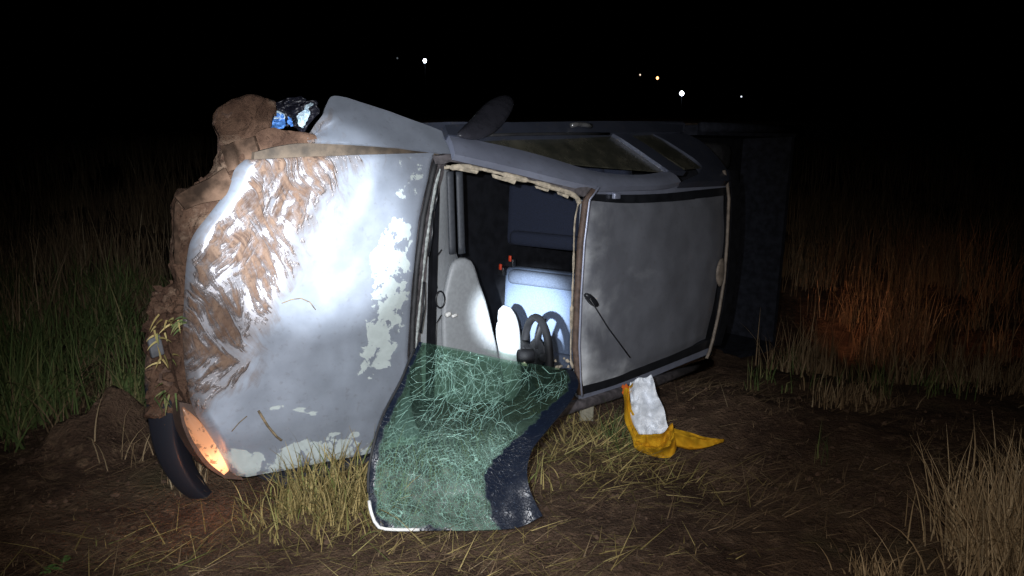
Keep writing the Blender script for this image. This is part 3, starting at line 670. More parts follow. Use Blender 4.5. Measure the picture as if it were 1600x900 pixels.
# ribbed panel above, its shadow painted in with darker plastic
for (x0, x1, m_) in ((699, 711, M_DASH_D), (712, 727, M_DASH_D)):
    tube('shaded_dash_panel', [U((x0 + x1) / 2 - 2 + 4 * t, 268 + 128 * t, s_z(-0.09)) for t in np.linspace(0, 1, 12)], 0.021, m_, T, 10, flat=0.5)
pillow('instrument_hood', [(786, 477), (796, 480), (804, 496), (808, 530), (810, 600), (800, 625), (786, 622), (781, 560), (777, 510), (784, 496), (779, 488)], s_z(-0.12), 0.05, M_DASH, T, n=40, normal=(-0.2, 0, 1), power=0.8)
def steering_wheel():
    c = U(838, 556, s_x(-0.62)); ax = Vector((-0.86, 0.0, 0.50)).normalized()
    e1 = Vector((0, 1, 0)); e2 = ax.cross(e1).normalized()
    P = [c + (e1 * math.cos(a) + e2 * math.sin(a)) * 0.185 for a in np.linspace(0, 2 * math.pi, 48, endpoint=False)]
    w = tube('steering_wheel', P, 0.019, M_WHEEL, T, 10, closed=True)
    V, F = [], []
    hub = pillow('hub', [(838 + 13 * math.cos(a), 552 + 24 * math.sin(a)) for a in np.linspace(0, 2 * math.pi, 14, endpoint=False)], lambda p: (p - c).dot(ax), 0.012, M_WHEEL, w, n=24, rings=5, normal=ax)
    for a in (R(200), R(100), R(-100)):
        d = e1 * math.cos(a) + e2 * math.sin(a)
        tube('spoke', [c + d * 0.05, c + d * 0.11 - ax * 0.01, c + d * 0.18], 0.022, M_WHEEL, w, 8, flat=0.5)
    tube('column', [c - ax * 0.02, c - ax * 0.09], 0.035, M_WHEEL, w)
steering_wheel()
def seat(y0, y1, fab, dark):
    st = Matrix.Rotation(R(-14), 3, 'Y')
    w = y1 - y0; c = (y0 + y1) / 2
    b = rbox('backrest', (-1.40, c, -0.28), (0.13, w, 0.74), fab, T, 0.045, st, 3)
    rbox('bolster', (-1.33, y0 + 0.05, -0.30), (0.10, 0.085, 0.56), dark, b, 0.035, st, 3)
    rbox('bolster', (-1.33, y1 - 0.05, -0.30), (0.10, 0.085, 0.56), dark, b, 0.035, st, 3)
    h = rbox('headrest', (-1.50, c, 0.13), (0.09, 0.26, 0.14), dark, T, 0.03, st, 3)
    rbox('seat_cushion', (-1.02, c, -0.70), (0.50, w, 0.10), M_DARK, T, 0.045, Matrix.Rotation(R(8), 3, 'Y'), 3)
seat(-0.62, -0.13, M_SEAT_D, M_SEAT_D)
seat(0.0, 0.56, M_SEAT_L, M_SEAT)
for (x, y) in ((782, 417), (797, 404)):
    b = rbox('seat_belt_buckle', tuple(U(x, y + 6, s_x(-1.20))), (0.03, 0.05, 0.07), M_BLACK, T, 0.006)
    rbox('release_button', tuple(U(x, y, s_x(-1.16))), (0.012, 0.034, 0.016), M_RED, b, 0.003)
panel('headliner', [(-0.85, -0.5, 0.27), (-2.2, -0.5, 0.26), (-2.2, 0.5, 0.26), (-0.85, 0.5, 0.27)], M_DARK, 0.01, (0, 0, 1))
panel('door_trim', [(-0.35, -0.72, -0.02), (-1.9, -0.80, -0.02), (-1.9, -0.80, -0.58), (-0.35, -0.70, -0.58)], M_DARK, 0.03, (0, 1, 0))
# lower greenhouse frame on the ground side
tube('lower_pillar', [Vector((-0.16, 0.70, 0.0)), Vector((-0.5, 0.64, 0.17)), Vector((-0.82, 0.56, 0.28)), Vector((-1.5, 0.56, 0.29)), Vector((-2.2, 0.56, 0.27))], 0.03, M_FRAME, T)

# ------------------------------------------------------------------ windscreen torn out, leaning on the truck
def windscreen():
    L = [(655, 534), (640, 562), (628, 592), (609, 628), (596, 655), (585, 690), (577, 728), (575, 760), (578, 795), (588, 824)]
    Rr = [(897, 580), (904, 600), (893, 625), (872, 652), (850, 678), (832, 702), (824, 730), (826, 758), (836, 784), (848, 806)]
    TOPC = [(655, 534), (720, 546), (790, 562), (850, 571), (897, 580)]
    BOT = [(588, 824), (610, 829), (680, 829), (760, 828), (810, 824), (848, 806)]
    nv, nu = 70, 70
    A = cr(L, nv); B = cr(Rr, nv); top = cr(TOPC, nu); bot = cr(BOT, nu); G = []
    for j in range(nv):
        v = j / (nv - 1); row = []
        for i in range(nu):
            u = i / (nu - 1)
            q = A[j] * (1 - u) + B[j] * u + (top[i] * (1 - v) + bot[i] * v) - ((A[0] * (1 - u) + B[0] * u) * (1 - v) + (A[-1] * (1 - u) + B[-1] * u) * v)
            ya = 3.36 + 0.26 * u                                       # top edge lies in the opening
            yb = GND(q[0], min(q[1], 900), 0.03).y if v > 0.9 else 3.0
            yb = 2.85 + 0.02 * u
            y = ya * (1 - v) + yb * v - 0.13 * math.sin(math.pi * v) * (0.6 + 0.4 * u) + 0.05 * math.sin(math.pi * u) * (v - 0.5)
            y += 0.06 * math.exp(-((u - 1.0) / 0.22) ** 2) + 0.012 * fb((u * 2, v * 2, 0), 2.0, 3, 6)
            row.append(depth_at(q[0], q[1], y))
        G.append(row)
    t = empty('windscreen', G[-1][nu // 2])
    tag(t, 'shattered green windscreen torn out and leaning against the bonnet and cab', 'windscreen')
    inv = Matrix.Translation(-t.location)
    N = Vector((0, -0.75, 0.6)).normalized()
    rows = [[p - t.location for p in r] for r in G]
    k = NB('shattered_laminated_glass')
    at_u, at_v = k.attr('cu'), k.attr('cv')
    cmb = k.n('ShaderNodeCombineXYZ'); k.l(at_u, cmb.inputs[0]); k.l(at_v, cmb.inputs[1])
    wn = k.n('ShaderNodeTexNoise'); wn.inputs['Scale'].default_value = 5; k.l(cmb.outputs[0], wn.inputs['Vector'])
    wv = k.n('ShaderNodeVectorMath', operation='MULTIPLY_ADD'); k.l(wn.outputs['Color'], wv.inputs[0]); wv.inputs[1].default_value = (0.09,) * 3; k.l(cmb.outputs[0], wv.inputs[2])
    def cracks(scale, w):
        x = k.n('ShaderNodeTexVoronoi', feature='DISTANCE_TO_EDGE'); x.inputs['Scale'].default_value = scale; k.l(wv.outputs[0], x.inputs['Vector'])
        return k.step(x.outputs['Distance'], w, 0.0)
    dens = k.math('ADD', k.step(at_v, 0.30, 0.62), k.math('MULTIPLY', k.math('SUBTRACT', k.noise(4.5, 4), 0.5), 1.6), True)
    fine = k.math('MULTIPLY', cracks(58, 0.085), dens); mid = k.math('MULTIPLY', cracks(22, 0.03), k.math('ADD', k.math('MULTIPLY', dens, 0.65), 0.30))
    cr_ = k.math('MAXIMUM', fine, mid)
    frost = k.math('MULTIPLY', k.step(k.noise(3.2, 5, 0.6), 0.40, 0.75), k.math('ADD', k.math('MULTIPLY', dens, 0.38), 0.04))
    edge = k.attr('band')
    bn = k.step(k.math('ADD', edge, k.math('MULTIPLY', k.math('SUBTRACT', k.noise(22, 5, 0.65), 0.5), 1.1)), 0.40, 0.62)
    op = k.math('ADD', k.math('MULTIPLY', cr_, 0.42), k.math('ADD', frost, 0.10), True)
    col = k.mix(cr_, k.mix(k.step(at_v, 0.2, 0.7), (0.065, 0.115, 0.09), (0.16, 0.225, 0.205)), (0.33, 0.55, 0.46))
    spk = k.step(k.noise(150, 2), 0.66, 0.72)
    col = k.mix(bn, col, k.mix(k.math('MULTIPLY', spk, 0.6), (0.006, 0.010, 0.022), (0.10, 0.14, 0.2)))
    op = k.math('MAXIMUM', op, k.math('MULTIPLY', bn, 0.97))
    tr = k.n('ShaderNodeBsdfTransparent'); tr.inputs[0].default_value = (0.76, 0.88, 0.80, 1)
    k.set(Base_Color=col, Roughness=k.math('ADD', k.math('MULTIPLY', cr_, 0.3), 0.36), Specular_IOR_Level=0.5)
    k.bump(k.math('ADD', cr_, k.math('MULTIPLY', k.noise(18, 4), 0.6)), 0.5, 0.006)
    ms = k.n('ShaderNodeMixShader'); k.l(op, ms.inputs[0]); k.l(tr.outputs[0], ms.inputs[1]); k.l(k.b.outputs[0], ms.inputs[2])
    k.l(ms.outputs[0], k.t.nodes['Material Output'].inputs['Surface'])
    g = grid_mesh('glass', rows, k.m, t, 0.006, N)
    n = nu * nv
    uv = [(i / (nu - 1), j / (nv - 1)) for j in range(nv) for i in range(nu)] * 2
    def band(u, v):
        right = 0.94 - 0.06 * smooth(0.1, 0.3, v) - 0.16 * smooth(0.3, 0.75, v)
        b = 0.5 + (u - right) * 9
        b = max(b, 0.5 + (0.045 - 0.02 * smooth(0.4, 0.0, v) - u) * 14)
        b = max(b, 0.5 + ((0.10 - u) + (v - 0.965)) * 6 if v > 0.86 else -1, 0.5 + (v - 0.982) * 10 if u < 0.45 else -1)
        return b
    for nm, fn in (('cu', lambda q: q[0]), ('cv', lambda q: q[1]), ('band', lambda q: band(*q))):
        a = g.data.attributes.new(nm, 'FLOAT', 'POINT'); a.data.foreach_set('value', [fn(q) for q in uv])
    # long cracks: thin glass ridges, radial from the blow and in arcs round it
    def P(u, v):
        u = min(max(u, 0), 0.999) * (nu - 1); v = min(max(v, 0), 0.999) * (nv - 1); i, j = int(u), int(v); a, b = u - i, v - j
        return ((rows[j][i] * (1 - a) + rows[j][i + 1] * a) * (1 - b) + (rows[j + 1][i] * (1 - a) + rows[j + 1][i + 1] * a) * b) + N * 0.0015
    add = ([], [])
    def crack(pts, w):
        pts = [q for q in pts if 0.01 < q[0] < 0.995 and 0.0 < q[1] < 0.99 and band(*q) < 0.5]
        if len(pts) < 3: return
        Q = [P(*q) for q in pts]; o = len(add[0])
        for k2, q in enumerate(Q):
            d = (Q[min(k2 + 1, len(Q) - 1)] - Q[max(k2 - 1, 0)]).normalized(); s = d.cross(N).normalized() * w * 0.62 * (0.4 + 1.2 * random.random())
            add[0].extend([q - s, q + s, q + N * 0.001])
        for k2 in range(len(Q) - 1):
            a = o + k2 * 3; add[1].extend([(a, a + 3, a + 5, a + 2), (a + 2, a + 5, a + 4, a + 1)])
    rr = random.Random(3)
    # arcs
    for k2 in range(20):
        r0 = rr.uniform(0.18, 0.62); cx, cy = 0.46 + rr.gauss(0, .03), 0.80 + rr.gauss(0, .03); a0 = rr.uniform(R(195), R(320)); a1 = a0 + rr.uniform(R(20), R(80)); ph = rr.uniform(0, 50)
        pts = []
        for a in np.linspace(a0, a1, 26):
            r = r0 + 0.022 * fb((a * 7, ph, 0), 1.6, 4); pts.append((cx + 0.80 * r * math.cos(a), cy + 0.80 * r * math.sin(a)))
        crack(pts, rr.uniform(0.0004, 0.0011))
    # radial and branching cracks over the upper part
    def walk(u, v, a, n, st, w, depth=0):
        pts = []
        for s in range(n):
            pts.append((u, v)); a += rr.gauss(0, 0.55) if s % 4 == 3 else rr.gauss(0, 0.03); u += st * math.cos(a); v += st * math.sin(a)
            if depth < 2 and rr.random() < 0.10: walk(u, v, a + rr.choice((-1, 1)) * rr.uniform(0.4, 1.0), n // 2, st, w * 0.8, depth + 1)
        crack(pts, w)
    for k2 in range(36): walk(rr.uniform(0.06, 0.95), rr.uniform(0.0, 0.05), R(90) + rr.uniform(-0.9, 0.9), rr.randint(10, 22), 0.017, rr.uniform(0.0004, 0.0010))
    for k2 in range(24): walk(rr.uniform(0.05, 0.4), 0.03 + 0.10 * rr.random(), R(12) + rr.uniform(-0.4, 0.4), rr.randint(14, 34), 0.018, rr.uniform(0.0004, 0.0009))
    for k2 in range(60): walk(rr.uniform(0.05, 0.8), rr.uniform(0.3, 0.9), rr.uniform(0, 6.28), rr.randint(6, 18), 0.014, rr.uniform(0.0003, 0.0007))
    mc = m_plain('crack_edges', (0.30, 0.50, 0.43), 0.3, var=0.2)
    child(mesh_obj('cracks', add[0], add[1], mc, t), 'stuff')
    # white rubber seal left on the lower corner
    tube('rubber_seal', [P(0.004, v) + N * 0.006 for v in (0.86, 0.90, 0.93, 0.97)] + [P(u, 0.996) + N * 0.006 for u in (0.02, 0.06, 0.12, 0.2, 0.26)], 0.0065, M_WHITE, t, 8)
    tube('rubber_seal', [P(0.002, v) + N * 0.005 for v in np.linspace(0.05, 0.82, 24)], 0.0055, M_RUBBER, t, 8)
windscreen()

# ------------------------------------------------------------------ loose things
fs = [(TM @ U(x + random.gauss(0, 2), y + random.gauss(0, 2), s_ws(-0.02)), random.uniform(0.006, 0.016)) for x, y in ((868, 566), (876, 570), (884, 566), (890, 572), (880, 560), (860, 564), (822, 566), (872, 574))]
lumps('broken_trim', fs, M_SEAL, None)
# white and yellow cloth hanging out under the roof
def cloth():
    base = GND(1010, 700, 0.0); yc = 3.95
    t = empty('cloth', (base.x, base.y, 0)); tag(t, 'white and yellow cloth hanging from under the cab roof onto the mud', 'cloth')
    def k_mat(name, col):
        k = NB(name); f = k.noise(9, 6, 0.6); g = k.noise(400, 2)
        k.set(Base_Color=k.mix(k.math('MULTIPLY', k.step(f, 0.55, 0.8), 0.3), col, tuple(c * 0.55 for c in col)), Roughness=0.9, Specular_IOR_Level=0.1).bump(k.math('ADD', k.math('MULTIPLY', g, 0.3), f), 0.15, 0.006); return k.m
    mw = k_mat('white_cotton', (0.66, 0.69, 0.74)); my = k_mat('yellow_cotton', (0.46, 0.245, 0.012)); mo = k_mat('orange_cotton', (0.40, 0.085, 0.015))
    def sheet(name, A, B, mat, y0, y1, folds, nu=24, nv=40, seed=0):
        a, b = cr(A, nv), cr(B, nv); rows = []
        for j in range(nv):
            v = j / (nv - 1); row = []
            for i in range(nu):
                u = i / (nu - 1); q = a[j] * (1 - u) + b[j] * u; q = q + np.array([1.6 * math.sin(v * 11 + seed) * (2 * u - 1), 1.8 * math.sin(u * 9 + seed)])
                y = y0 * (1 - v) + y1 * v + folds * (math.sin(u * 9 + 4 * v * v + seed) * 0.5 + fb((u * 2, v * 3, seed), 1.3, 3))
                row.append(depth_at(q[0], q[1], y) - t.location)
            rows.append(row)
        return grid_mesh(name, rows, mat, t, 0.004, (0, -1, 0.2))
    sheet('white_panel', [(986, 596), (984, 630), (990, 660), (1000, 686)], [(1016, 586), (1026, 610), (1036, 640), (1047, 672)], mw, 3.93, 3.70, 0.045, seed=1)
    sheet('yellow_border', [(974, 606), (975, 640), (982, 670), (992, 700)], [(988, 600), (986, 632), (994, 664), (1006, 692)], my, 3.93, 3.69, 0.010, 8, 30, seed=2)
    sheet('yellow_border', [(994, 680), (1022, 680), (1036, 677), (1052, 662)], [(992, 700), (1018, 712), (1046, 714), (1056, 700)], my, 3.66, 3.63, 0.035, 16, 60, seed=4)
    sheet('yellow_tail', [(1046, 666), (1075, 674), (1105, 682), (1131, 686)], [(1054, 698), (1080, 703), (1106, 699), (1131, 690)], my, 3.66, 3.70, 0.022, 14, 40, seed=7)
    sheet('orange_corner', [(972, 602), (973, 618)], [(982, 600), (981, 614)], mo, 3.925, 3.915, 0.003, 5, 8, seed=5)
cloth()
# post under the roof edge
def stake():
    a = depth_at(915, 655, 4.12); bm = bmesh.new()
    vs = box_bm(bm, a.x, a.y + 0.0, 0.07, 0.06, 0.05, 0.26)
    for v in vs:
        if v.co.z > 0.1: v.co.x += 0.012; v.co.y += 0.01
        else: v.co.x += (v.co.x - a.x) * 0.3
    bmesh.ops.subdivide_edges(bm, edges=bm.edges[:], cuts=4, use_grid_fill=True)
    for v in bm.verts: v.co += Vector((fb(v.co, 18, 3, 1), fb(v.co, 18, 3, 4), 0)) * 0.006
    k = NB('weathered_wood'); v = k.mapping((60, 60, 4)); f = k.noise(1.0, 6, 0.6, v)
    k.set(Base_Color=k.mix(f, (0.10, 0.095, 0.07), (0.27, 0.25, 0.19)), Roughness=0.9).bump(f, 0.5, 0.006)
    o = bm_obj('wooden_stake', bm, k.m, None, 0, 1, True); tag(o, 'short pale post standing in the straw under the cab roof', 'post')
stake()
# blue and white plastic caught at the torn fender
def plastic():
    c = U(455, 180, s_hood(-0.15)); cw = TM @ c
    t = empty('crumpled_plastic', cw); tag(t, 'crumpled blue and white plastic, plus black sheets as wheel-well shade, caught between muddy bumper end and torn fender', 'plastic scrap')
    mb = m_plain('blue_plastic_film', (0.08, 0.22, 0.55), 0.4, var=0.3); mw = m_plain('white_plastic_film', (0.48, 0.60, 0.68), 0.4, var=0.2); mk = m_plain('wheel_well_shade', (0.008, 0.008, 0.014), 0.45)
    def film(name, O, mat, yo, seed):
        o2 = lin(O + [O[0]], 40)[:-1]; cc = o2.mean(0); V, F = [], []; nr = 8
        for k in range(nr):
            for q in o2:
                p = cc + (q - cc) * (1 - k / nr); w = depth_at(p[0], p[1], cw.y + yo); V.append(w - cw + Vector((0, 0.06 * fb((p[0] * .05, p[1] * .05, seed), 1.6, 4, seed), 0)))
        V.append(depth_at(cc[0], cc[1], cw.y + yo) - cw)
        for k in range(nr - 1):
            for i in range(40 - 0 if False else len(o2)):
                n = len(o2); F.append((k * n + i, k * n + (i + 1) % n, (k + 1) * n + (i + 1) % n, (k + 1) * n + i))
        n = len(o2)
        for i in range(n): F.append(((nr - 1) * n + i, (nr - 1) * n + (i + 1) % n, len(V) - 1))
        ob = mesh_obj(name, V, F, mat, t); md = ob.modifiers.new('thickness', 'SOLIDIFY'); md.thickness = 0.003
    film('blue_film', [(414, 200), (424, 185), (434, 176), (443, 178), (446, 200), (432, 202)], mb, -0.03, 1)
    film('white_film', [(424, 176), (432, 173), (445, 178), (444, 186), (430, 186)], mw, -0.035, 2)
    film('white_film', [(464, 185), (474, 172), (484, 160), (490, 163), (484, 172), (480, 190), (474, 200), (468, 198)], mw, -0.03, 3)
    film('blue_film', [(449, 182), (456, 186), (462, 196), (456, 198), (450, 192)], mb, -0.02, 4)
    film('shade_film', [(420, 166), (445, 155), (472, 150), (482, 155), (470, 166), (456, 178), (440, 176), (426, 174)], mk, -0.01, 5)  # black sheets stand in for shade inside the torn wheel well
    film('shade_film', [(444, 176), (460, 172), (480, 158), (494, 156), (500, 172), (488, 190), (478, 206), (466, 206), (456, 190), (446, 200)], mk, 0.0, 6)
    film('shade_film', [(452, 178), (458, 180), (472, 200), (470, 208), (462, 196)], mk, -0.045, 7)
plastic()

M_SOIL = m_plain('clod_soil', (0.075, 0.048, 0.034), 0.95, var=0.5, scale=12, bump=0.9, spec=0.1)
# crumbled soil strewn over the mud
def crumbs():
    V, F = [], []
    base = bmesh.new(); bmesh.ops.create_icosphere(base, subdivisions=1, radius=1.0)
    bv = [v.co.copy() for v in base.verts]; bf = [tuple(v.index for v in f.verts) for f in base.faces]; base.free()
    for _ in range(2600):
        x, y = random.uniform(-2.6, 2.6), random.uniform(2.3, 4.6)
        if random.random() > 0.15 + smooth(-0.1, 0.3, fb((x, y, 0), 1.5, 3, 61)): continue
        rr = 0.003 + 0.015 * random.random() ** 4; o = len(V); z = gz(x, y); sd = random.uniform(0, 50)
        for q in bv:
            m = rr * (1 + 0.6 * fb(q, 1.1, 2, sd)); V.append((x + q.x * m, y + q.y * m, z + q.z * m * 0.8))
        F += [tuple(i + o for i in f) for f in bf]
    o = mesh_obj('soil_crumbs', V, F, M_SOIL, None, False); o['kind'] = 'stuff'
crumbs()
# ------------------------------------------------------------------ grass
def m_grass(name, *stops):
    k = NB(name); t = k.attr('tone'); c = k.ramp(t, *stops)
    k.set(Base_Color=c, Roughness=0.75, Specular_IOR_Level=0.2); return k.m
G_GREEN = m_grass('green_grass_blades', (0.0, (0.045, 0.065, 0.022)), (0.5, (0.080, 0.115, 0.036)), (0.8, (0.15, 0.15, 0.06)), (1.0, (0.20, 0.16, 0.08)))
G_DRY = m_grass('dry_grass_blades', (0.0, (0.075, 0.05, 0.03)), (0.5, (0.17, 0.115, 0.065)), (0.85, (0.27, 0.20, 0.12)), (1.0, (0.34, 0.28, 0.18)))
G_PALE = m_grass('pale_dry_blades', (0.0, (0.15, 0.10, 0.052)), (0.5, (0.36, 0.26, 0.15)), (1.0, (0.56, 0.44, 0.28)))
G_STRAW = m_grass('straw_blades', (0.0, (0.10, 0.085, 0.03)), (0.4, (0.24, 0.18, 0.07)), (0.8, (0.38, 0.30, 0.13)), (1.0, (0.12, 0.16, 0.04)))
def blades(name, pos, h, w, lean, mat, seg=5, dirs=None, tone=None, z0=None, droop=0.6, parent=None, base=0.35):
    """real grass blades: pos Nx2, heights h, widths w; each bends over by lean"""
    n = len(pos); g = np.random.default_rng(len(name) + n)
    az = g.uniform(0, 2 * np.pi, n) if dirs is None else dirs
    face = az + g.uniform(0.6, 2.5, n)
    zz = np.array([gz(x, y) for x, y in pos]) if z0 is None else z0
    t = np.linspace(0, 1, seg + 1)
    ang = lean[:, None] * (base + droop * t[None, :] * 1.3)
    ds = (h / seg)[:, None]
    kt = g.uniform(0.25, 0.9, n)[:, None]; ka = np.where(g.uniform(0, 1, n) < 0.4, g.uniform(0.2, 1.5, n), 0)[:, None]
    if base < 0.5: ang = ang + ka * (t[None, :] > kt)
    hx = np.concatenate([np.zeros((n, 1)), np.cumsum(np.sin(ang[:, :-1]) * ds, 1)], 1)
    hz = np.concatenate([np.zeros((n, 1)), np.cumsum(np.cos(ang[:, :-1]) * ds, 1)], 1)
    cx = pos[:, 0:1] + hx * np.cos(az)[:, None]; cy = pos[:, 1:2] + hx * np.sin(az)[:, None]; cz = np.maximum(zz[:, None] - 0.01 + hz, zz[:, None] - 0.01)
    ww = w[:, None] * (1 - t[None, :] ** 1.6) * 0.5 + 0.0003
    wx, wy = np.cos(face)[:, None] * ww, np.sin(face)[:, None] * ww
    V = np.stack([np.stack([cx - wx, cy - wy, cz], -1), np.stack([cx + wx, cy + wy, cz + ww * 0.4], -1)], 2).reshape(-1, 3)
    per = (seg + 1) * 2; b = np.arange(n)[:, None] * per; k = np.arange(seg)[None, :] * 2
    F = np.stack([b + k, b + k + 1, b + k + 3, b + k + 2], -1).reshape(-1, 4)
    me = bpy.data.meshes.new(name); me.vertices.add(len(V)); me.vertices.foreach_set('co', V.ravel())
    me.loops.add(F.size); me.loops.foreach_set('vertex_index', F.ravel().astype(np.int32))
    me.polygons.add(len(F)); me.polygons.foreach_set('loop_start', np.arange(0, F.size, 4, dtype=np.int32)); me.polygons.foreach_set('loop_total', np.full(len(F), 4, np.int32))
    me.update(calc_edges=True)
    tn = g.uniform(0, 1, n) if tone is None else np.clip(tone, 0, 1)
    a = me.attributes.new('tone', 'FLOAT', 'POINT'); a.data.foreach_set('value', np.repeat(tn, per).astype(np.float32))
    me.materials.append(mat); o = bpy.data.objects.new(name, me); COL.objects.link(o)
    if parent: o.parent = parent
    return o
def in_truck(x, y):
    p = TI @ Vector((x, y, 0.05)); return (-3.8 < p.x < 1.0 and -0.75 < p.z < 0.28) or (-4.7 < p.x <= -3.8 and -0.6 < p.z < 0.35)
def scatter(n, x0, x1, y0, y1, dens=None, clump=0.0):
    P = []
    while len(P) < n:
        x, y = rng.uniform(x0, x1), rng.uniform(y0, y1)
        if in_truck(x, y): continue
        if dens and rng.random() > dens(x, y): continue
        if clump:
            for _ in range(rng.integers(4, 12)): P.append((x + rng.normal(0, clump), y + rng.normal(0, clump)))
        else: P.append((x, y))
    return np.array(P[:n])
def patchy(s, lo, hi, seed): return lambda x, y: smooth(lo, hi, fb((x, y, 0), s, 3, seed))
R1 = lambda a, b, n: rng.uniform(a, b, n)
def stuff(o): o['kind'] = 'stuff'; return o
# tall green grass on the left
def d_left(x, y): return 1.0 if x < -0.35 * y - 0.02 and y > 3.75 + 0.15 * fb((x, y, 0), 2, 2) else 0.0
P = scatter(6500, -4.6, -1.2, 3.6, 7.0, lambda x, y: d_left(x, y) * (0.06 + 0.94 * smooth(0.0, 0.3, fb((x, y, 0), 2.2, 3, 5))), 0.035); n = len(P)
stuff(blades('green_grass', P, R1(.22, .52, n) * (0.8 + 0.4 * rng.random(n)), R1(.005, .013, n), R1(.2, 1.5, n), G_GREEN, tone=rng.beta(1.5, 2.2, n)))
P = scatter(4200, -4.6, -0.9, 3.4, 7.2, lambda x, y: (0.1 + 0.9 * smooth(0.0, 0.3, fb((x, y, 0), 2.0, 3, 15))) if x < -0.33 * y + 0.05 else 0, 0.04); n = len(P)
stuff(blades('matted_dry_grass', P, R1(.12, .42, n), R1(.003, .007, n), R1(.6, 1.7, n), G_DRY, tone=rng.beta(2, 2, n)))
# dry tall grass behind it and all over the field beyond
P = scatter(42000, -9, 14, 5.2, 16, lambda x, y: (0.2 + 0.8 * smooth(-0.2, 0.3, fb((x, y, 0), 0.8, 3, 9))) * (smooth(4.9, 6.8, y + 0.8 * fb((x, y, 0), 0.9, 3, 4)) if x > 1 else 1) * (1 if abs(x) < 0.72 * y + 0.5 else 0), 0.05); n = len(P)
stuff(blades('dry_field_grass', P, R1(.25, .75, n) * np.array([0.35 + 0.65 * smooth(-0.25, 0.25, fb((x, y, 0), 0.7, 3, 77)) - (0.12 if 1.5 < x < 7 and y < 10 else 0) for x, y in P]), R1(.004, .010, n), R1(.05, .7, n), G_DRY, tone=rng.beta(2, 2.2, n)))
P = scatter(22000, -30, 34, 16, 46, lambda x, y: (1 if abs(x) < 0.72 * y else 0), 0.1); n = len(P)
stuff(blades('far_field_grass', P, R1(.4, .95, n), R1(.012, .025, n), R1(.05, .6, n), G_DRY, seg=3))
# dry grass on the right, lit by the tail lamps
P = scatter(4200, 1.7, 5.6, 4.3, 8.2, lambda x, y: (1.0 if x > 1.45 + 0.10 * (y - 4) else 0.0) * smooth(0.02, 0.3, fb((x, y, 0), 1.5, 3, 21)), 0.05); n = len(P)
stuff(blades('dry_side_grass', P, R1(.10, .5, n) * np.array([0.35 + 0.75 * smooth(4.3, 6.2, y) for x, y in P]), R1(.003, .008, n), R1(.1, .9, n), G_DRY, tone=rng.beta(2, 1.6, n)))
P = scatter(420, 1.4, 3.4, 3.6, 6.2, patchy(1.5, 0.05, 0.35, 33), 0.03); n = len(P)
stuff(blades('green_side_grass', P, R1(.06, .22, n), R1(.004, .008, n), R1(.1, .9, n), G_GREEN))
# trodden straw on the mud
P = scatter(8000, -2.6, 3.2, 2.2, 5.0, lambda x, y: 0.15 + 0.85 * smooth(0.0, 0.35, fb((x, y, 0), 1.7, 3, 41))); n = len(P)
stuff(blades('flattened_straw', P, R1(.06, .26, n), R1(.002, .005, n), R1(1.30, 1.62, n), G_DRY, dirs=rng.normal(0.4, 0.7, n) + rng.integers(0, 2, n) * np.pi, droop=0.03, base=0.95, tone=rng.beta(1.2, 2.5, n)))
P = scatter(4500, -2.8, 3.4, 2.15, 5.0, lambda x, y: 0.1 + 0.9 * smooth(0.05, 0.4, fb((x, y, 0), 1.3, 3, 55)), 0.02); n = len(P)
stuff(blades('short_stubble', P, R1(.01, .055, n), R1(.0015, .003, n), R1(.3, 1.4, n), G_DRY, seg=3, tone=rng.beta(1.2, 2.6, n)))
P = np.stack([np.concatenate([rng.normal(-0.75, .28, 420), rng.normal(0.45, .28, 520), rng.normal(-0.2, .5, 400)]), np.concatenate([rng.normal(2.98, .10, 420), rng.normal(3.45, .16, 520), rng.normal(2.72, .10, 400)])], 1); n = len(P)
stuff(blades('matted_straw', P, R1(.05, .22, n), R1(.002, .005, n), R1(1.2, 1.6, n), G_STRAW, dirs=rng.uniform(0, 6.28, n), droop=0.05, base=0.93, tone=rng.beta(1.3, 2.4, n)))
# tufts one can point at
def tuft(px, py, n, rad, h0, h1, mat, label, lean=(0.1, 0.9), wide=(.003, .007), cat='grass tuft', tone=None, group='grass tufts', squash=1.0, base=0.35):
    c = GND(px, py)
    P = np.stack([c.x + rng.normal(0, rad, n), c.y + rng.normal(0, rad * squash, n)], 1)
    d = np.arctan2(P[:, 1] - c.y, P[:, 0] - c.x) + rng.normal(0, 1.5, n)
    o = blades('grass_tuft', P, R1(h0, h1, n), R1(*wide, n), R1(*lean, n), mat, dirs=d, tone=tone, base=base, droop=0.6 if base < 0.5 else 0.05)
    tag(o, label, cat, group)
    return o
tuft(525, 800, 520, 0.13, .10, .30, G_STRAW, 'yellow straw tuft between bonnet edge and the windscreen', (0.3, 1.7))
tuft(470, 812, 160, 0.09, .06, .18, G_STRAW, 'thin tuft below the bonnet, left of the yellow straw tuft', (0.15, 1.2))
tuft(925, 700, 620, 0.15, .08, .24, G_STRAW, 'flattened yellow straw between dark windscreen edge and the yellow cloth', (1.05, 1.6), base=0.92)
tuft(745, 745, 320, 0.13, .08, .24, G_STRAW, 'yellow straw behind the lower half of the shattered windscreen', (0.3, 1.5))
tuft(965, 690, 70, 0.05, .12, .22, G_GREEN, 'green blades just left of the yellow cloth', (0.9, 1.5))
tuft(1560, 880, 820, 0.10, .16, .42, G_PALE, 'tall pale dry tuft at the lower right corner', (0.1, 1.3), tone=rng.beta(2.2, 1.6, 820))
tuft(1645, 850, 600, 0.10, .2, .44, G_PALE, 'dry tuft cut by the right edge of the view', (0.05, 0.9), tone=rng.beta(2.2, 1.6, 600))
tuft(1375, 905, 130, 0.055, .05, .17, G_PALE, 'smaller dry tuft left of the tall one at the lower right', (0.4, 1.4), tone=rng.beta(1.5, 3, 130))
tuft(420, 700, 10, 0.02, .03, .06, G_DRY, 'few stalks under the bonnet edge', (0.3, 1.3)) if False else None
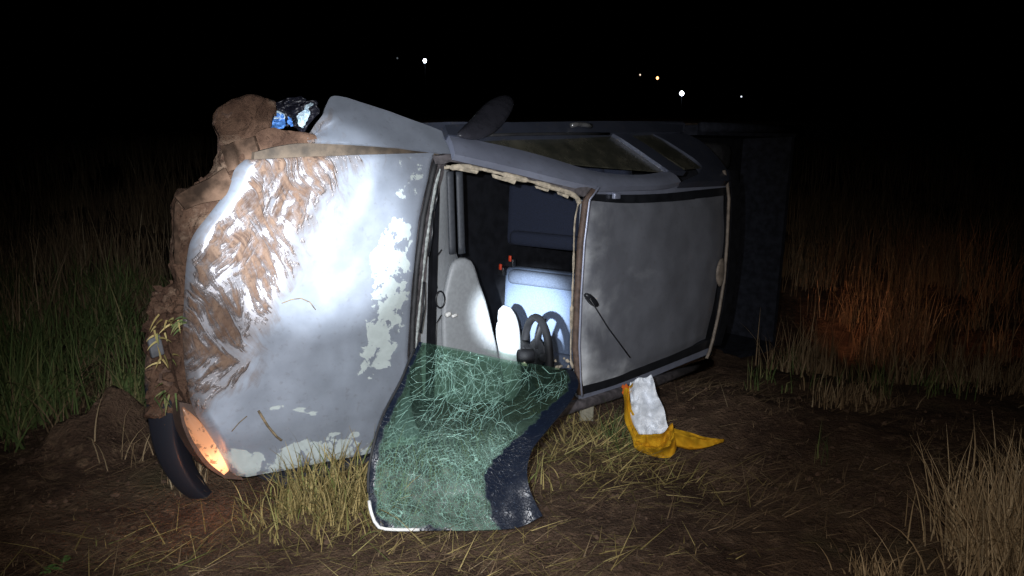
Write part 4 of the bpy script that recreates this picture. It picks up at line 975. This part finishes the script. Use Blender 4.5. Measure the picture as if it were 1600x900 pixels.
tuft(160, 890, 90, 0.14, .06, .24, G_STRAW, 'bent straw tuft at the bottom left', (1.2, 1.6), base=0.9)
tuft(300, 765, 90, 0.05, .06, .16, G_DRY, 'tangled dry stalks between bumper end and lit headlamp', (0.3, 1.6))
tuft(200, 650, 120, 0.07, .20, .36, G_GREEN, 'bright green tuft beside the muddy bumper', (0.1, 0.9), (.005, .009))
# grass torn into the bumper
def bumper_grass():
    add_o = empty('torn_grass', TM @ U(262, 520, s_hood(-0.02)))
    tag(add_o, 'green and yellow grass blades torn off and hanging in the bumper', 'grass')
    for (x, y, nb, l, m) in ((266, 500, 8, .07, G_STRAW), (284, 503, 10, .055, G_GREEN), (258, 612, 11, .075, G_GREEN), (255, 560, 8, .06, G_STRAW), (246, 520, 7, .05, G_STRAW)):
        V, F, tn = [], [], []
        for _ in range(nb):
            p = TM @ U(x + random.gauss(0, 7), y + random.gauss(0, 7), s_hood(-0.01)); d = Vector((random.gauss(0, .8), random.gauss(-.5, .4), random.gauss(-0.1, .6))).normalized()
            s = d.cross(Vector((0, -1, 0.2))).normalized(); o = len(V); q = p.copy(); L = l * random.uniform(.5, 1.2)
            for k in range(5):
                w = 0.0035 * (1 - (k / 4) ** 2) + 0.0003; V += [q - s * w - add_o.location, q + s * w - add_o.location]
                d = (d + Vector((0, 0, -0.22))).normalized(); q = q + d * L / 4
            F += [(o + 2 * k, o + 2 * k + 1, o + 2 * k + 3, o + 2 * k + 2) for k in range(4)]; tn += [random.random()] * 10
        ob = mesh_obj('blade_bunch', V, F, m, add_o); a = ob.data.attributes.new('tone', 'FLOAT', 'POINT'); a.data.foreach_set('value', tn); ob['kind'] = 'stuff'
bumper_grass()
# bent stalks lying on the bonnet
def stalk(pts, r, label):
    o = tube('dry_stalk', [TM @ U(x, y, s_hood(0.012)) for x, y in pts], r, M_STALK, None, 5); tag(o, label, 'stalk', 'stalks on the bonnet')
M_STALK = m_plain('stalk_brown', (0.16, 0.12, 0.07), 0.9, var=0.4, scale=60)
stalk([(440, 474), (455, 468), (470, 466), (484, 472), (493, 484)], 0.0022, 'thin bent stalk lying mid bonnet')
stalk([(404, 642), (418, 665), (432, 682), (440, 688)], 0.0055, 'thick brown seed stalk low on the bonnet')
stalk([(362, 674), (374, 660), (386, 650)], 0.0022, 'short straight stalk low on the bonnet near the headlamp')
# leafy weed at the bottom left
def weed(px, py, label):
    c = GND(px, py); V, F = [], []
    for k in range(9):
        a = random.uniform(0, 6.28); L = random.uniform(.035, .07); el = random.uniform(.3, 1.1); d = Vector((math.cos(a) * math.cos(el), math.sin(a) * math.cos(el), math.sin(el))); s = Vector((-math.sin(a), math.cos(a), 0)); o = len(V)
        for j in range(7):
            t = j / 6; w = 0.011 * math.sin(math.pi * min(1, t * 0.92 + 0.06)) ; p = d * L * t + Vector((0, 0, -0.05 * t * t))
            V += [p - s * w, p + Vector((0, 0, -0.006)), p + s * w]
        for j in range(6): F += [(o + 3 * j, o + 3 * j + 1, o + 3 * j + 4, o + 3 * j + 3), (o + 3 * j + 1, o + 3 * j + 2, o + 3 * j + 5, o + 3 * j + 4)]
    o = mesh_obj('weed', V, F, m_plain('weed_leaf', (0.06, 0.12, 0.03), 0.6, var=0.3)); o.location = (c.x, c.y, gz(c.x, c.y) - 0.0); tag(o, label, 'weed', 'leafy weeds')
weed(75, 895, 'small leafy green weed in the bottom left corner')
weed(100, 880, 'leafy weed just right of the corner weed')

# ------------------------------------------------------------------ far lamps
def lamp(px, py, y, r, col, strength, label, pole_h=None):
    p = depth_at(px, py, y); g = gz(p.x, p.y)
    t = empty('street_lamp', (p.x, p.y, g)); tag(t, label, 'lamp', 'far lights on the dark hillside')
    h = max(1.0, p.z - g)
    tube('pole', [(0, 0, -0.5), (0, 0, h * 0.5), (0, 0, h)], 0.03, M_DARK, t, 8, [1.2, 1, 0.7])
    bm = bmesh.new(); bmesh.ops.create_icosphere(bm, subdivisions=2, radius=r)
    for v in bm.verts: v.co.z *= 1.15
    o = bm_obj('bulb', bm, m_emit('lit_bulb', col, strength), t, 0, 1, True); o.location = (0, -0.15, h)
    tube('lamp_arm', [(0, 0.1, h + r * 1.1), (0, -0.15, h + r * 1.3)], 0.05, M_DARK, t, 6)
CW, WM = (0.80, 0.90, 1.0), (1.0, 0.45, 0.15)
lamp(664, 95, 120, 0.24, CW, 25, 'bright white far lamp above the fender, left of the mirror')
lamp(621, 91, 150, 0.14, CW, 0.10, 'very faint far lamp just left of the bright white one')
lamp(1000, 117, 150, 0.15, (1, .8, .6), 0.9, 'tiny pale far light left of the orange one')
lamp(1027, 122, 130, 0.20, WM, 5, 'orange far lamp above the cab window')
lamp(1065, 146, 110, 0.26, CW, 25, 'brightest white far lamp, right of the orange one')
lamp(1158, 151, 160, 0.16, CW, 1.2, 'tiny white far light, rightmost of the row')
